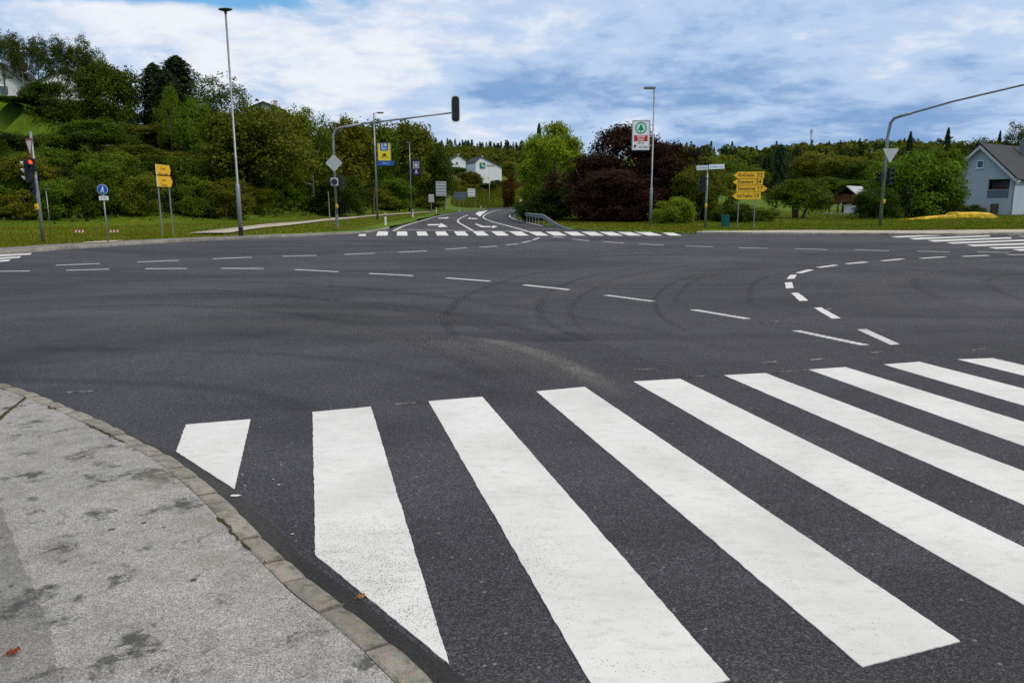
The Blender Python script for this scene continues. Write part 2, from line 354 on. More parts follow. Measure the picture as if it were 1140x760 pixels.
# ------------------------------------------------------------------ roads, kerbs, pavements
def sheet(name, pts, z, m, jit=0, step=.05, kind='structure', M2=None):
    out = []
    for i, a in enumerate(pts):
        b = pts[(i+1) % len(pts)]; L = math.hypot(b[0]-a[0], b[1]-a[1]); k = max(1, int(L/step)) if jit else 1
        nx_, ny_ = (-(b[1]-a[1])/max(L, 1e-6), (b[0]-a[0])/max(L, 1e-6)); w = 0
        for j in range(k):
            w = .6*w+random.gauss(0, jit) if j else 0
            out.append((a[0]+(b[0]-a[0])*j/k+nx_*w, a[1]+(b[1]-a[1])*j/k+ny_*w, z))
    return out
class Sheets(MB):
    def poly(s, pts, z, jit=0, step=.05):
        p = sheet('', pts, z, None, jit, step); n = len(p); s.add(p, [list(range(n))])
        if jit: s.add(p+[(a[0], a[1], z-.0052) for a in p], [(i, i+n, (i+1) % n+n, (i+1) % n) for i in range(n)])     # film thickness
        return s
def offset(line, d):
    out = []
    for i in range(len(line)):
        a = line[max(i-1, 0)]; b = line[min(i+1, len(line)-1)]; L = math.hypot(b[0]-a[0], b[1]-a[1])
        out.append((line[i][0]-(b[1]-a[1])/L*d, line[i][1]+(b[0]-a[0])/L*d))
    return out
def resample(line, step):
    out = [line[0]]; acc = 0
    for a, b in zip(line, line[1:]):
        L = math.hypot(b[0]-a[0], b[1]-a[1]); n = max(1, int(round(L/step)))
        for j in range(1, n+1): out.append((a[0]+(b[0]-a[0])*j/n, a[1]+(b[1]-a[1])*j/n))
    return out
def smooth_line(line, it=2):
    for _ in range(it):
        o_ = [line[0]]
        for a, b in zip(line, line[1:]): o_ += [(a[0]*.75+b[0]*.25, a[1]*.75+b[1]*.25), (a[0]*.25+b[0]*.75, a[1]*.25+b[1]*.75)]
        line = o_+[line[-1]]
    return line
def strip(mb, l0, z0, l1, z1):              # quads between two equal polylines
    n = len(l0); zf = lambda z, p: z(p[0], p[1]) if callable(z) else z
    mb.add([(p[0], p[1], zf(z0, p)) for p in l0]+[(p[0], p[1], zf(z1, p)) for p in l1], [(i, i+1, n+i+1, n+i) for i in range(n-1)])
mb = Sheets(); mb.poly(ASPH, 0); tag(mb.build('road', M['asphalt']), kind='structure')
def far_kerb(line, name_k, name_s, wid, m_s, zt=.125):
    ln = resample(smooth_line(line[1:] if name_s == 'pavement' and line is KERB_L else line, 1), 1.0)
    mb = MB()
    for i in range(0, len(ln)-1):            # one stone per metre, butted with a 1 cm joint
        a, b = ln[i], ln[i+1]; L = math.hypot(b[0]-a[0], b[1]-a[1]); u = ((b[0]-a[0])/L, (b[1]-a[1])/L); nrm = (-u[1], u[0])
        if L > 3 or abs(a[0]) > 90: continue
        dz = random.uniform(-.008, .008)
        p = lambda s_, w_, z_: (a[0]+u[0]*s_+nrm[0]*w_, a[1]+u[1]*s_+nrm[1]*w_, z_)
        e = L-.012
        mb.add([p(0, 0, -.05), p(e, 0, -.05), p(e, .012, zt-.02+dz), p(0, .012, zt-.02+dz), p(e, .03, zt+dz), p(0, .03, zt+dz), p(e, .15, zt+dz), p(0, .15, zt+dz), p(e, .15, -.05), p(0, .15, -.05)],
               [(0, 1, 2, 3), (3, 2, 4, 5), (5, 4, 6, 7), (7, 6, 8, 9), (0, 3, 5, 7, 9), (1, 8, 6, 4, 2)])
    tag(mb.build(name_k, M['kerb_far']), kind='structure')
    return ln
lnL = far_kerb(KERB_L, 'kerb', 'pavement', 1.6, M['sidewalk'])
mb = MB(); l2 = [p for p in lnL if -90 < p[0] < -9]
w = lambda i: 1.5*min(1, (len(l2)-i)/14)+.05
o0 = offset(l2, .153); nn = offset(l2, 1.153); o1 = [(a[0]+(b[0]-a[0])*w(i), a[1]+(b[1]-a[1])*w(i)) for i, (a, b) in enumerate(zip(o0, nn))]
strip(mb, o0, .122, o1, .130); tag(mb.build('pavement', M['sidewalk_old']), kind='structure')
lnR = far_kerb(KERB_R, 'kerb', 'pavement2', 4, M['sidewalk'])
mb = MB(); l2 = [p for p in lnR if p[0] < 90]
w = lambda i: min(3.6, .4+i*.5)
o0 = offset(l2, .153); nn = offset(l2, 1.153); o1 = [(a[0]+(b[0]-a[0])*w(i), a[1]+(b[1]-a[1])*w(i)) for i, (a, b) in enumerate(zip(o0, nn))]
strip(mb, o0, .122, o1, .132); tag(mb.build('pavement', M['path']), kind='structure')
# footpath on the left verge, follows the ground
pl = resample(smooth_line([G(*p) for p in PATHPX], 2), 1.5); mb = MB()
for wa, wb in ((-1.05, 0), (0, 1.05)): strip(mb, offset(pl, wa), lambda x, y: T(x, y)+.09, offset(pl, wb), lambda x, y: T(x, y)+.10)
tag(mb.build('footpath', M['path']), kind='structure')
# small concrete pad under the blue sign
mb = Sheets(); mb.poly([G(88, 270.9, .14), G(100, 268.9, .14), G(137, 267.2, .14), G(126, 269.6, .14)], .150); tag(mb.build('concrete_pad', M['path']), kind='structure')

# near pavement corner
NK = [(-260, 398), (-120, 405), (0, 425), (30, 434), (60, 445), (100, 462), (130, 475.5), (160, 490.5), (190, 505.5), (215, 523), (245, 547.5), (265, 566), (285, 587), (310, 610), (333, 631), (356, 652.6), (390, 675.5), (420, 698.5), (441, 716), (462, 736), (487, 759), (530, 800), (600, 870)]
NKW = resample(smooth_line([G(px, py, .03) for px, py in NK], 2), .05)
ARC = [0]
for a, b in zip(NKW, NKW[1:]): ARC.append(ARC[-1]+math.hypot(b[0]-a[0], b[1]-a[1]))
def nk_at(s_):
    s_ = max(0, min(ARC[-1]-1e-4, s_)); j = max(0, min(len(ARC)-2, int(np.searchsorted(ARC, s_))-1)); t = (s_-ARC[j])/(ARC[j+1]-ARC[j])
    a, b = NKW[j], NKW[j+1]; L = math.hypot(b[0]-a[0], b[1]-a[1]); u = ((b[0]-a[0])/L, (b[1]-a[1])/L)
    return (a[0]+(b[0]-a[0])*t, a[1]+(b[1]-a[1])*t), u, (u[1], -u[0])      # point, along, inward (to the pavement)
KW = .125
mb = MB(); s_ = 0
rk = random.Random(5)
while s_ < ARC[-1]-.3:
    L = rk.choice((.24, .25, .33, .36, .38)); e = s_+L-.021; dz = rk.uniform(-.004, .004); j0 = rk.uniform(-.006, .006); ns = 4
    ring = []
    for k in range(ns+1):
        (px_, py_), u, nn_ = nk_at(s_+(e-s_)*k/ns); en = .006 if k in (0, ns) else 0
        sec = [(0+en, -.05), (0+en+j0, .016+dz), (.016+en+j0, .036+dz-en), (KW-.014, .044+dz-en), (KW, .038+dz), (KW, -.05)]
        ring.append([(px_+nn_[0]*w_, py_+nn_[1]*w_, z_) for w_, z_ in sec])
    n_ = 6; mb.add([p for r_ in ring for p in r_], [(k*n_+j, (k+1)*n_+j, (k+1)*n_+j+1, k*n_+j+1) for k in range(ns) for j in range(n_-1)]+[list(range(n_)), list(range(ns*n_+n_-1, ns*n_-1, -1))])
    s_ += L
tag(mb.build('kerb', M['kerb']), kind='structure')
inner = [(p[0]+n_[0]*(KW+.006), p[1]+n_[1]*(KW+.006)) for p, u, n_ in (nk_at(a) for a in np.arange(0, ARC[-1], .1))]
joint = [(p[0]+n_[0]*(KW-.02), p[1]+n_[1]*(KW-.02)) for p, u, n_ in (nk_at(a) for a in np.arange(0, ARC[-1], .1))]
mb = Sheets(); mb.poly([(p[0], p[1]) for p in inner[::-1]]+[(-40, inner[0][1]), (-40, -12), (inner[-1][0], -12)], .040)
tag(mb.build('sidewalk', M['sidewalk']), kind='structure')
mb = Sheets()
seam = [(-10, 540), (0, 563), (8, 585), (19, 612), (30, 640), (40, 662), (47, 680), (56, 703), (60, 728), (65, 757), (72, 800), (90, 900)]
mb.poly(sheet('', [G(px, py, .043) for px, py in seam], 0, None)and [G(px, py, .043) for px, py in seam]+[(-1.2, -1), (-8, -1), (-8, 3)], .044, .004, .03)
tag(mb.build('sidewalk_patch', M['sidewalk_old']), kind='structure')
mb = Sheets(); a, b = G(-6, 468, .044), G(27, 441.5, .044)
mb.poly([a, b, (b[0]+.03, b[1]-.01), (a[0]+.035, a[1]-.01)], .045, .004, .03); tag(mb.build('sidewalk_seam', M['moss']), kind='structure')
# moss and dirt in the joint behind the kerb stones
mb = MB()
for k in range(260):
    sx = rk.uniform(3, ARC[-1]-1); (px_, py_), u, nn_ = nk_at(sx); w_ = KW+rk.gauss(.004, .006); L = rk.uniform(.02, .10); h = rk.uniform(.003, .008)
    if math.sin(sx*2.3)+math.sin(sx*5.1) < .35: continue
    c_ = (px_+nn_[0]*w_, py_+nn_[1]*w_)
    mb.add([(c_[0]+u[0]*L*math.cos(q)/2+nn_[0]*h*math.sin(q), c_[1]+u[1]*L*math.cos(q)/2+nn_[1]*h*math.sin(q), .0455) for q in [i*math.pi/4 for i in range(8)]]+[(c_[0], c_[1], .049)], [(i, (i+1) % 8, 8) for i in range(8)])
tag(mb.build('moss', M['moss']), kind='stuff')
# dark re-laid strip along the kerb
g0 = [nk_at(a)[0] for a in np.arange(.2, ARC[-1], .12)]; g1 = []
for j, a in enumerate(np.arange(.2, ARC[-1], .12)):
    p, u, nn_ = nk_at(a); f = sm(np.array((a-ARC[-1]*.55)/(ARC[-1]*.15))); wd = .025+.07*float(f)+.012*math.sin(j*.9)+rk.gauss(0, .006); g1.append((p[0]-nn_[0]*wd, p[1]-nn_[1]*wd))
mb = MB(); strip(mb, g0,   .0016, g1, .0016); tag(mb.build('gutter_strip', M['gutter']), kind='structure')

# ------------------------------------------------------------------ markings
ZM = .006
near = Sheets()
near.poly([G(*p) for p in [(207, 473), (279, 467), (261, 545), (196, 503)]], ZM, .0011, .02)
near.poly([G(*p) for p in [(348, 459), (413, 453), (500, 740), (351, 618)]], ZM, .0011, .02)
def bar(l0, l1, r0, r1, L):
    a, b, c, d = G(*l0), G(*l1), G(*r0), G(*r1); la = math.dist(a, b); lc = math.dist(c, d)
    near.poly([a, c, (c[0]+(d[0]-c[0])*L/lc, c[1]+(d[1]-c[1])*L/lc), (a[0]+(b[0]-a[0])*L/la, a[1]+(b[1]-a[1])*L/la)], ZM, .0011, .02)
bar((477, 447), (657, 760), (537, 442), (815, 760), 4.25)
bar((597, 436), (960, 743), (651, 431), (1068, 714), math.dist(G(597, 436), G(960, 743)))
for l0, l1, r0, r1 in [((705, 425), (1140, 674), (757, 422), (1140, 610)), ((806, 418), (1140, 562.5), (852, 415.7), (1140, 525)), ((900, 411.7), (1140, 497), (941.5, 409), (1140, 470)),
                       ((983.5, 406), (1140, 452), (1023.5, 403), (1140, 433)), ((1066, 400.3), (1140, 418.6), (1105, 399), (1140, 407))]: bar(l0, l1, r0, r1, 4.3)
tag(near.build('zebra_crossing', M['paint']), kind='structure')
# flakes of paint on the asphalt
mb = Sheets()
for px, py, r_ in [(262, 552, .022), (205, 489, .006), (326, 595, .008), (311, 540, .008), (304, 534, .005), (313, 518, .006), (290, 476, .005), (270, 529, .007), (273, 541, .007)]:
    cx, cy = G(px, py); mb.poly([(cx+r_*rk.uniform(.4, 1.3)*math.cos(q)*1.6, cy+r_*rk.uniform(.3, 1)*math.sin(q)) for q in [i*1.05 for i in range(6)]], ZM)
tag(mb.build('paint_flakes', M['paint']), kind='structure')
far = Sheets()
zeb = [(400, 407.7, 399, 407), (420.8, 432.2, 418.6, 431.4), (442.1, 453.1, 441.7, 453.7), (463.6, 474.1, 465.1, 476.8), (484.4, 495.8, 486.6, 499.8), (505.3, 517.3, 509, 522), (526, 538, 531.6, 544.7), (547, 559.6, 553.5, 567), (566.7, 580.3, 575.4, 589), (587.5, 601.3, 597.4, 611), (607.2, 621.5, 617, 631.4), (627, 642, 637.5, 652), (647, 662, 658, 673), (667, 682, 679, 694), (687, 702, 700, 715), (707, 724, 722, 738), (736, 748, 746, 759)]
for k, (a, b, c, d) in enumerate(zeb):
    y0 = 260.7 if k == 0 else 257.7+.08*max(0, k-6); y1 = 262.9 if k == 0 else 262.4
    far.poly([G(a, y0), G(b, y0), G(d, y1), G(c, y1)], ZM)
tag(far.build('zebra_crossing', M['paint']), kind='structure')
rz_ = Sheets()
def cr(o, k, pts): return [G(o[0]+x/k, o[1]+y/k) for x, y in pts]
for q in [[(970, 108), (1240, 128), (1240, 138), (1050, 112)], [(140, 123), (400, 114), (530, 117), (200, 131)], [(275, 136), (880, 115), (890, 122), (330, 146)], [(415, 151), (1040, 129), (1050, 138), (470, 162)], [(555, 168), (1340, 139), (1340, 149), (610, 177)], [(710, 185), (1640, 158), (1640, 168), (760, 196)], [(870, 205), (1840, 178), (1840, 190), (930, 215)], [(1050, 219), (1940, 196), (1940, 208), (1110, 231)]]:
    rz_.poly(cr((970, 245), 6.7, q), ZM)
tag(rz_.build('zebra_crossing', M['paint']), kind='structure')
lz = Sheets()
for q in [[(-500, 253), (240, 214), (225, 225), (-500, 266)], [(-500, 276), (160, 237), (145, 249), (-500, 290)], [(-500, 298), (85, 261), (60, 274), (-500, 312)]]: lz.poly(cr((0, 250), 6.7, q), ZM)
tag(lz.build('zebra_crossing', M['paint']), kind='structure')
# dashed guide lines
dash = Sheets()
def dline(p0, p1, wd=.12, ribs=False):
    a, b = G(*p0), G(*p1); L = math.dist(a, b); u = ((b[0]-a[0])/L, (b[1]-a[1])/L); n_ = (-u[1], u[0])
    if ribs:                                  # profiled marking: short slanted ribs
        k = int(L/.095); sk = .05
        for j in range(k):
            s0 = L*j/k; s1 = s0+.062; P = lambda s, w_: (a[0]+u[0]*s+n_[0]*w_, a[1]+u[1]*s+n_[1]*w_)
            dash.poly([P(s0, -wd/2), P(s1, -wd/2), P(s1+sk, wd/2), P(s0+sk, wd/2)], ZM, .002, .03)
    else: dash.poly([(a[0]+n_[0]*wd/2, a[1]+n_[1]*wd/2), (b[0]+n_[0]*wd/2, b[1]+n_[1]*wd/2), (b[0]-n_[0]*wd/2, b[1]-n_[1]*wd/2), (a[0]-n_[0]*wd/2, a[1]-n_[1]*wd/2)], ZM, .003, .08)
for a in [((-60, 304), (-22, 302.6)), ((-8, 302.2), (33, 301.8)), ((73.7, 301), (121.5, 299.6)), ((162, 299.2), (208, 299)), ((247, 298.8), (293, 299.1)), ((329, 300.2), (376, 302.6)), ((411, 304.5), (459, 307)), ((497, 309.5), (545, 313.2)), ((583.5, 317.3), (633, 322.6))]: dline(*a)
for a in [((674, 328.6), (727, 335.6)), ((771, 344.8), (832, 355)), ((885, 368), (962.5, 384.3))]: dline(*a, .12, True)
for a in [((62, 295.4), (111, 293.4)), ((153, 291.7), (199, 290)), ((237, 288.2), (280, 286.5)), ((314.5, 285.4), (352.6, 284.3)), ((383.5, 283.2), (417.5, 282)), ((444, 280.8), (474.5, 279.4)), ((496, 277.6), (519, 276)), ((533.7, 275.4), (553, 274)), ((563.5, 272.7), (576.5, 271.5)), ((581, 270), (591, 268.2)), ((593.5, 267.2), (600, 264.8))]: dline(*a)
for a in [((615, 263.4), (627, 264.6)), ((637, 266.2), (655.4, 268)), ((671, 269), (694, 270.8)), ((711.6, 271.6), (738.6, 273)), ((763, 273.9), (793.7, 274.8)), ((822, 275.8), (854.7, 276.6)), ((885, 276.9), (921.4, 278)), ((952, 278.2), (989.5, 279.2)), ((1020.7, 279.7), (1057.5, 280.6)), ((1087.7, 280.4), (1124, 281.4)), ((1150, 282), (1190, 283.2))]: dline(*a)
for q in [[(610, 362), (640, 361), (747, 409), (717, 411)], [(473, 293), (497, 292), (558, 326), (530, 327)], [(401, 246), (424, 245), (455, 270), (428, 271)], [(381, 213), (404, 212), (409, 230), (385, 231)], [(387, 201), (398, 189), (419, 188), (411, 200)]]:
    w_ = cr((740, 240), 2.85, q)
    if q[0][0] in (610,):
        for j in range(22):
            t0, t1 = j/22, (j+.62)/22; L_ = lambda t: (w_[0][0]+(w_[3][0]-w_[0][0])*t, w_[0][1]+(w_[3][1]-w_[0][1])*t); R_ = lambda t: (w_[1][0]+(w_[2][0]-w_[1][0])*t, w_[1][1]+(w_[2][1]-w_[1][1])*t)
            dash.poly([L_(t0), R_(t0), R_(t1), L_(t1)], ZM, .002, .03)
        pass
    else: dash.poly(w_, ZM, .003, .05)
for a in [((424, 182.5), (464, 172)), ((488, 165), (543, 157.5)), ((577, 153), (640, 147.5)), ((690, 144), (755, 137.5)), ((812, 136), (888, 131.2)), ((945, 130), (1027, 126.5)), ((1087, 124.2), (1180, 124))]: dline((740+a[0][0]/2.85, 240+a[0][1]/2.85), (740+a[1][0]/2.85, 240+a[1][1]/2.85), .15)
# worn leftovers of older markings
tag(dash.build('lane_dashes', M['paint']), kind='structure'); dash = Sheets()
for px, py, L in [(75, 437, 30), (705, 412, 22), (848, 404, 16), (902, 401, 14), (968, 393, 14), (1082, 390, 16), (858, 359, 9), (918, 345, 8)]: dline((px, py), (px+L, py-1.4), .04)
for q in [((484, 308.6), (490, 309)), ((662, 326.6), (667, 327.4)), ((846, 359), (858, 362)), ((756, 419.6), (800, 418.6)), ((440, 450.2), (475, 447.4)), ((856, 415.4), (897, 412.2))]: dline(*q, .018)
tag(dash.build('ghost_markings', M['paint_ghost']), kind='structure')
edge = Sheets()
def pline(pts, wd, z=ZM):
    l = resample(smooth_line([G(*p) for p in pts], 2), .7); a, b = offset(l, wd/2), offset(l, -wd/2); strip(edge, a, z, b, z)
pline([(438, 257.2), (448, 252.0), (463, 247.6), (480, 242.4), (494, 238.9), (511.5, 236.2), (528, 234.6), (543, 233)], .16)
pline([(526.5, 256.8), (514.7, 250.3), (509, 246.8), (510.3, 244.2), (515.8, 241.3), (521, 239.2)], .16)
pline([(588.4, 257.8), (567, 251.8), (547.4, 246.9), (540, 243.8), (537, 241.3), (541, 238.2), (549, 235), (561, 233.2)], .18)
pline([(604, 251.4), (588, 248.2), (575, 244.8), (568, 242), (566.5, 239.6), (568.5, 237.6), (574, 235.4)], .16)
edge.poly([G(*p) for p in [(529.2, 238.2), (532, 236), (543, 234.3), (536.8, 238.6), (534.5, 241.2)]], ZM)
pline([(438, 255.9), (480, 256.3), (540, 257.1), (588, 258)], .3, ZM+.003)
for q in [[(476, 249.7), (490, 249.6), (490, 250.9), (476, 251)], [(490.8, 248.4), (498.5, 252.5), (487.5, 253.1)], [(488, 242.5), (496, 242.3), (496, 243.3), (488.3, 243.3)], [(497.5, 241.5), (500, 242.4), (495, 244.1)], [(521, 244.2), (523, 241.7), (525, 243.5)], [(525, 242.9), (531.5, 243.1), (531.5, 244), (525, 243.9)], [(528.3, 249.3), (530.8, 249.2), (538, 251.8), (547, 251.9), (547, 253), (536, 253)], [(547.5, 254.2), (548.5, 251), (554, 252.2)]]: edge.poly([G(*p) for p in q], ZM)
tag(edge.build('lane_markings', M['paint']), kind='structure')

# tyre tracks and dust worn into the junction (thin films just over the asphalt)
def ribbon(name, pts, wd, m, z=.004, it=3):
    l = resample(smooth_line([G(*p) for p in pts], it), .3); n_ = len(l); vs = []; fs = []; uv = []
    cols = [offset(l, wd*(c-.5)) for c in (0, .25, .5, .75, 1)]
    for c in range(5): vs += [(p[0], p[1], z) for p in cols[c]]
    for c in range(4):
        for i in range(n_-1): fs.append((c*n_+i, c*n_+i+1, (c+1)*n_+i+1, (c+1)*n_+i)); uv += [(c/4, i/(n_-1)), (c/4, (i+1)/(n_-1)), ((c+1)/4, (i+1)/(n_-1)), ((c+1)/4, i/(n_-1))]
    me = bpy.data.meshes.new(name); me.from_pydata(vs, [], fs); u = me.uv_layers.new(name='UVMap'); u.data.foreach_set('uv', [x for q in uv for x in q]); me.materials.append(m)
    o = bpy.data.objects.new(name, me); COL.objects.link(o); tag(o, kind='structure'); return o
zr = .0014
def rb(n_, p, w_, m):
    global zr; zr += .0001; ribbon(n_, p, w_, M[m], zr)
def pair(pts, gap, wd, m):
    l = [G(*p) for p in pts]
    for s in (-1, 1): rbw('tyre_track', offset(l, s*gap/2), wd, m)
def rbw(n_, w_pts, w_, m):
    global zr, G; zr += .0001; g_ = G
    try:
        G = lambda x, y: (x, y); ribbon(n_, w_pts, w_, M[m], zr)
    finally: G = g_
pair([(700, 428), (640, 402), (585, 380), (552, 362), (548, 342), (575, 320), (640, 301), (770, 287)], 1.5, .24, 'tyre')
pair([(725, 378), (696, 362), (680, 346), (690, 325), (730, 306), (840, 290)], 1.4, .16, 'tyre')
pair([(795, 345), (793, 326), (808, 310), (860, 299), (940, 291)], 1.3, .18, 'tyre')
pair([(1140, 343), (1090, 333), (1060, 320), (1055, 310), (1090, 302), (1200, 297)], 1.4, .3, 'tyre_soft')
pair([(-40, 348), (90, 335), (230, 332), (380, 342), (500, 364), (620, 404), (700, 440)], 1.7, .42, 'tyre_soft')
pair([(-40, 318), (150, 316), (330, 320), (520, 343), (700, 380), (900, 440)], 1.7, .40, 'tyre_soft')
pair([(-60, 405), (120, 404), (300, 410), (420, 432), (560, 490)], 1.6, .34, 'tyre_soft')
pair([(300, 291), (520, 283), (760, 281), (1000, 288), (1200, 300)], 1.7, .5, 'tyre_soft')
pair([(380, 282), (620, 276), (900, 284), (1200, 292)], 1.7, .4, 'tyre_soft')
rb('dust_streak', [(700, 446), (655, 418), (622, 402), (590, 390), (550, 380), (500, 374)], .38, 'dust')
rb('dust_streak', [(670, 436), (630, 410), (590, 396), (540, 386), (460, 376)], .75, 'dust_soft')
rb('dust_streak', [(640, 420), (540, 388), (400, 366), (240, 357), (40, 360)], 1.3, 'dust_soft')
rb('dust_streak', [(560, 362), (430, 348), (280, 344), (60, 350), (-60, 356)], .8, 'dust_soft')
rb('dust_streak', [(560, 345), (620, 326), (720, 306), (900, 300)], .9, 'dust_soft')
rb('dust_streak', [(1000, 350), (960, 325), (980, 312), (1080, 300)], 1.2, 'dust_soft')
rb('dust_streak', [(120, 470), (200, 520), (260, 560), (330, 640)], .3, 'dust_soft')

# ================================================================== street furniture
def text_mesh(s, h, name='lettering', m=None, parent=None, loc=(0, 0, 0), align='CENTER', wmax=None, bold=.0):
    c = bpy.data.curves.new(name, 'FONT'); c.body = s; c.size = h/.72; c.align_x = align; c.align_y = 'CENTER'; c.offset = bold*h; c.resolution_u = 2
    t = bpy.data.objects.new(name, c); COL.objects.link(t); bpy.context.view_layer.update()
    me = bpy.data.meshes.new_from_object(t.evaluated_get(bpy.context.evaluated_depsgraph_get())); bpy.data.objects.remove(t); bpy.data.curves.remove(c)
    xs = [v.co.x for v in me.vertices]; k = 1.0
    if wmax and xs and max(xs)-min(xs) > wmax: k = wmax/(max(xs)-min(xs))
    me.transform(Matrix.Rotation(R(90), 4, 'X') @ Matrix.Diagonal((k, 1, 1, 1))); me.materials.clear(); me.materials.append(m)
    o = bpy.data.objects.new(name, me); COL.objects.link(o); o.parent = parent; o.location = loc; return o
def base(px, py, Y=None, z=None):            # point on the ground below a pixel
    if Y is None: x, y = G(px, py, .13)
    else: p = at(px, py, Y); x, y = p.x, Y
    return (x, y, T(x, y) if z is None else z)
def hz(b, px, py): return ZZ(px, py, b[1])-b[2]     # height above base seen at a pixel
def pole(t, h, r0, r1, mat='galv', foot=None, step=None, bend=None):
    mb = MB()
    if step: mb.tube([(0, 0, -.3), (0, 0, step), (0, 0, step+.08), (0, 0, h)], [r0, r0, r1, r1*.85], 14)
    else: mb.tube([(0, 0, -.3), (0, 0, h)], [r0, r1], 14)
    mb.tube([(0, 0, h-.002), (0, 0, h+.012)], [r1*.9, r1*.5], 12)
    p = mb.build('pole', M[mat], t, True)
    if foot:
        f = MB(); f.tube([(0, 0, -.05), (0, 0, foot)], [r0+.006, r0+.006], 14, True); f.build('base_sleeve', M['black'], t)
    return p
def bracket(p, z, x1, y1=0, r=.018):
    mb = MB(); mb.tube([(0, 0, z), (x1, y1, z)], r, 8); mb.tube([(0, 0, z-.03), (0, 0, z+.03)], .075, 12); return mb.build('bracket', M['galv_dk'], p)
def signal_head(t, loc, rz, n=3, lit=None, back=False, size=.30, visor='visor', boards=True, name='signal_head'):
    mb = MB(); H = n*size+.06; mb.box((0, 0, 0), (size+.05, .17, H), bev=.04); h = mb.build(name, M['black'], t); h.location = loc; h.rotation_euler = (0, 0, rz)
    for i in range(n):
        z = (n-1)*size/2-i*size
        lens = MB(); lens.prism(circ(size*.36, 20, 0, z), -.10, -.086); l = lens.build('lens', M['red_lit'] if lit == i else M['dark_glass'], h)
        v = MB(); r0 = size*.39; k = 14; d = .26
        pts = []
        for j in range(k+1):
            a = R(-25)+R(230)*j/k; pts.append((r0*math.cos(a), r0*math.sin(a)+z, .10+(d-.10)*(.45+.55*max(0, math.sin(a)))))
        vs = [(x, -.084, z_) for x, z_, e in pts]+[(x, -e, z_) for x, z_, e in pts]+[(x*.93, -.084, z+(z_-z)*.93) for x, z_, e in pts]+[(x*.93, -e, z+(z_-z)*.93) for x, z_, e in pts]
        q = k+1; fs = []
        for j in range(k): fs += [(j, j+1, q+j+1, q+j), (2*q+j+1, 2*q+j, 3*q+j, 3*q+j+1), (q+j, q+j+1, 3*q+j+1, 3*q+j)]
        v.add(vs, fs); v.build('visor', M[visor], h)
    if back:
        o = []; wv, hv, rr = size*.98, H+.5, .2
        for (sx, sz) in ((1, -1), (1, 1), (-1, 1), (-1, -1)):
            for j in range(6):
                a = math.atan2(sz, sx)-R(45)+R(90)*j/5; o.append((sx*(wv/2+.1-rr)+rr*math.cos(a), sz*(hv/2-rr)+rr*math.sin(a)))
        b = MB(); b.prism(o, .02, .034); bb = b.build('backboard', M['black'], h)
        b = MB(); n_ = len(o); io = [(x*.82, z_*.93) for x, z_ in o]
        for yy in (.016, .038): b.add([(x, yy, z_) for x, z_ in o]+[(x, yy, z_) for x, z_ in io], [(j, (j+1) % n_, n_+(j+1) % n_, n_+j) for j in range(n_)])
        b.build('border', M['white'], bb)
    return h
def button_box(t, z, x=0.0, y=-.1):
    mb = MB(); mb.box((0, 0, 0), (.13, .09, .24), bev=.025); b = mb.build('push_button_box', M['yellow_box'], t, loc=(x, y, z))
    k = MB(); k.prism(circ(.035, 14, 0, -.03), -.062, -.044); k.build('button', M['red'], b); return b
def tri(r, k=1): return [(r*math.cos(a), r*math.sin(a)) for a in (R(-90), R(30), R(150))]
def rounded(poly, r, n=5):
    out = []; m = len(poly)
    for i in range(m):
        p = Vector(poly[i]); a = (Vector(poly[i-1])-p).normalized(); b = (Vector(poly[(i+1) % m])-p).normalized(); ang = a.angle(b); d = r/math.tan(ang/2)
        p0, p1 = p+a*d, p+b*d
        for j in range(n+1): t = j/n; q = p0*(1-t)**2+p*2*t*(1-t)+p1*t*t; out.append((q.x, q.y))
    return out
def yield_sign(t, z, rz, y=-.09, r=.55, front=True):
    mb = MB(); mb.prism(rounded(tri(r), .06), -.004, .0); s = mb.build('yield_sign', M['grey_back'], t, loc=(0, 0, z)); s.rotation_euler = (0, 0, rz)
    for v in s.data.vertices: v.co.y += y
    f = MB(); f.prism(rounded(tri(r*.99), .06), y-.009, y-.0045); f.build('red_border', M['red'], s)
    g = MB(); g.prism(rounded(tri(r*.66), .04), y-.013, y-.0095); g.build('white_field', M['white'], s)
    c = MB(); c.tube([(0, y*.9, .12), (0, y*.9, -.25)], .02, 8); c.build('bracket', M['galv_dk'], s)
    return s

# --- traffic light, far left
b = base(48.5, 270.5); t = thing('traffic_light', 'grey signal pole at the far left kerb showing a red light, yield sign on top', 'traffic light', b)
pole(t, hz(b, 31, 148)+.05, .075, .06, step=2.2)
yield_sign(t, hz(b, 30, 162), R(-40))
zs = hz(b, 34, 191)
signal_head(t, (-.30, 0, zs), R(-72), 3)
bracket(t, zs+.3, -.2); bracket(t, zs-.3, -.2)
signal_head(t, (.02, -.2, hz(b, 36, 184)), R(12), 2, lit=0, size=.24, visor='black')
signal_head(t, (-.12, .02, hz(b, 34, 209)), R(8), 2, size=.26, visor='black')
button_box(t, hz(b, 41.5, 230), -.04)
# --- short lamp behind
b = base(57, 262.6, 46.0); h = hz(b, 51, 211); t = thing('path_lamp', 'thin low lamp with a tiny flat head in the grass behind the red traffic light', 'lamp', b)
pole(t, h, .03, .022); mb = MB(); mb.box((.06, 0, h+.03), (.30, .12, .05), bev=.02); mb.build('lamp_head', M['galv_dk'], t)
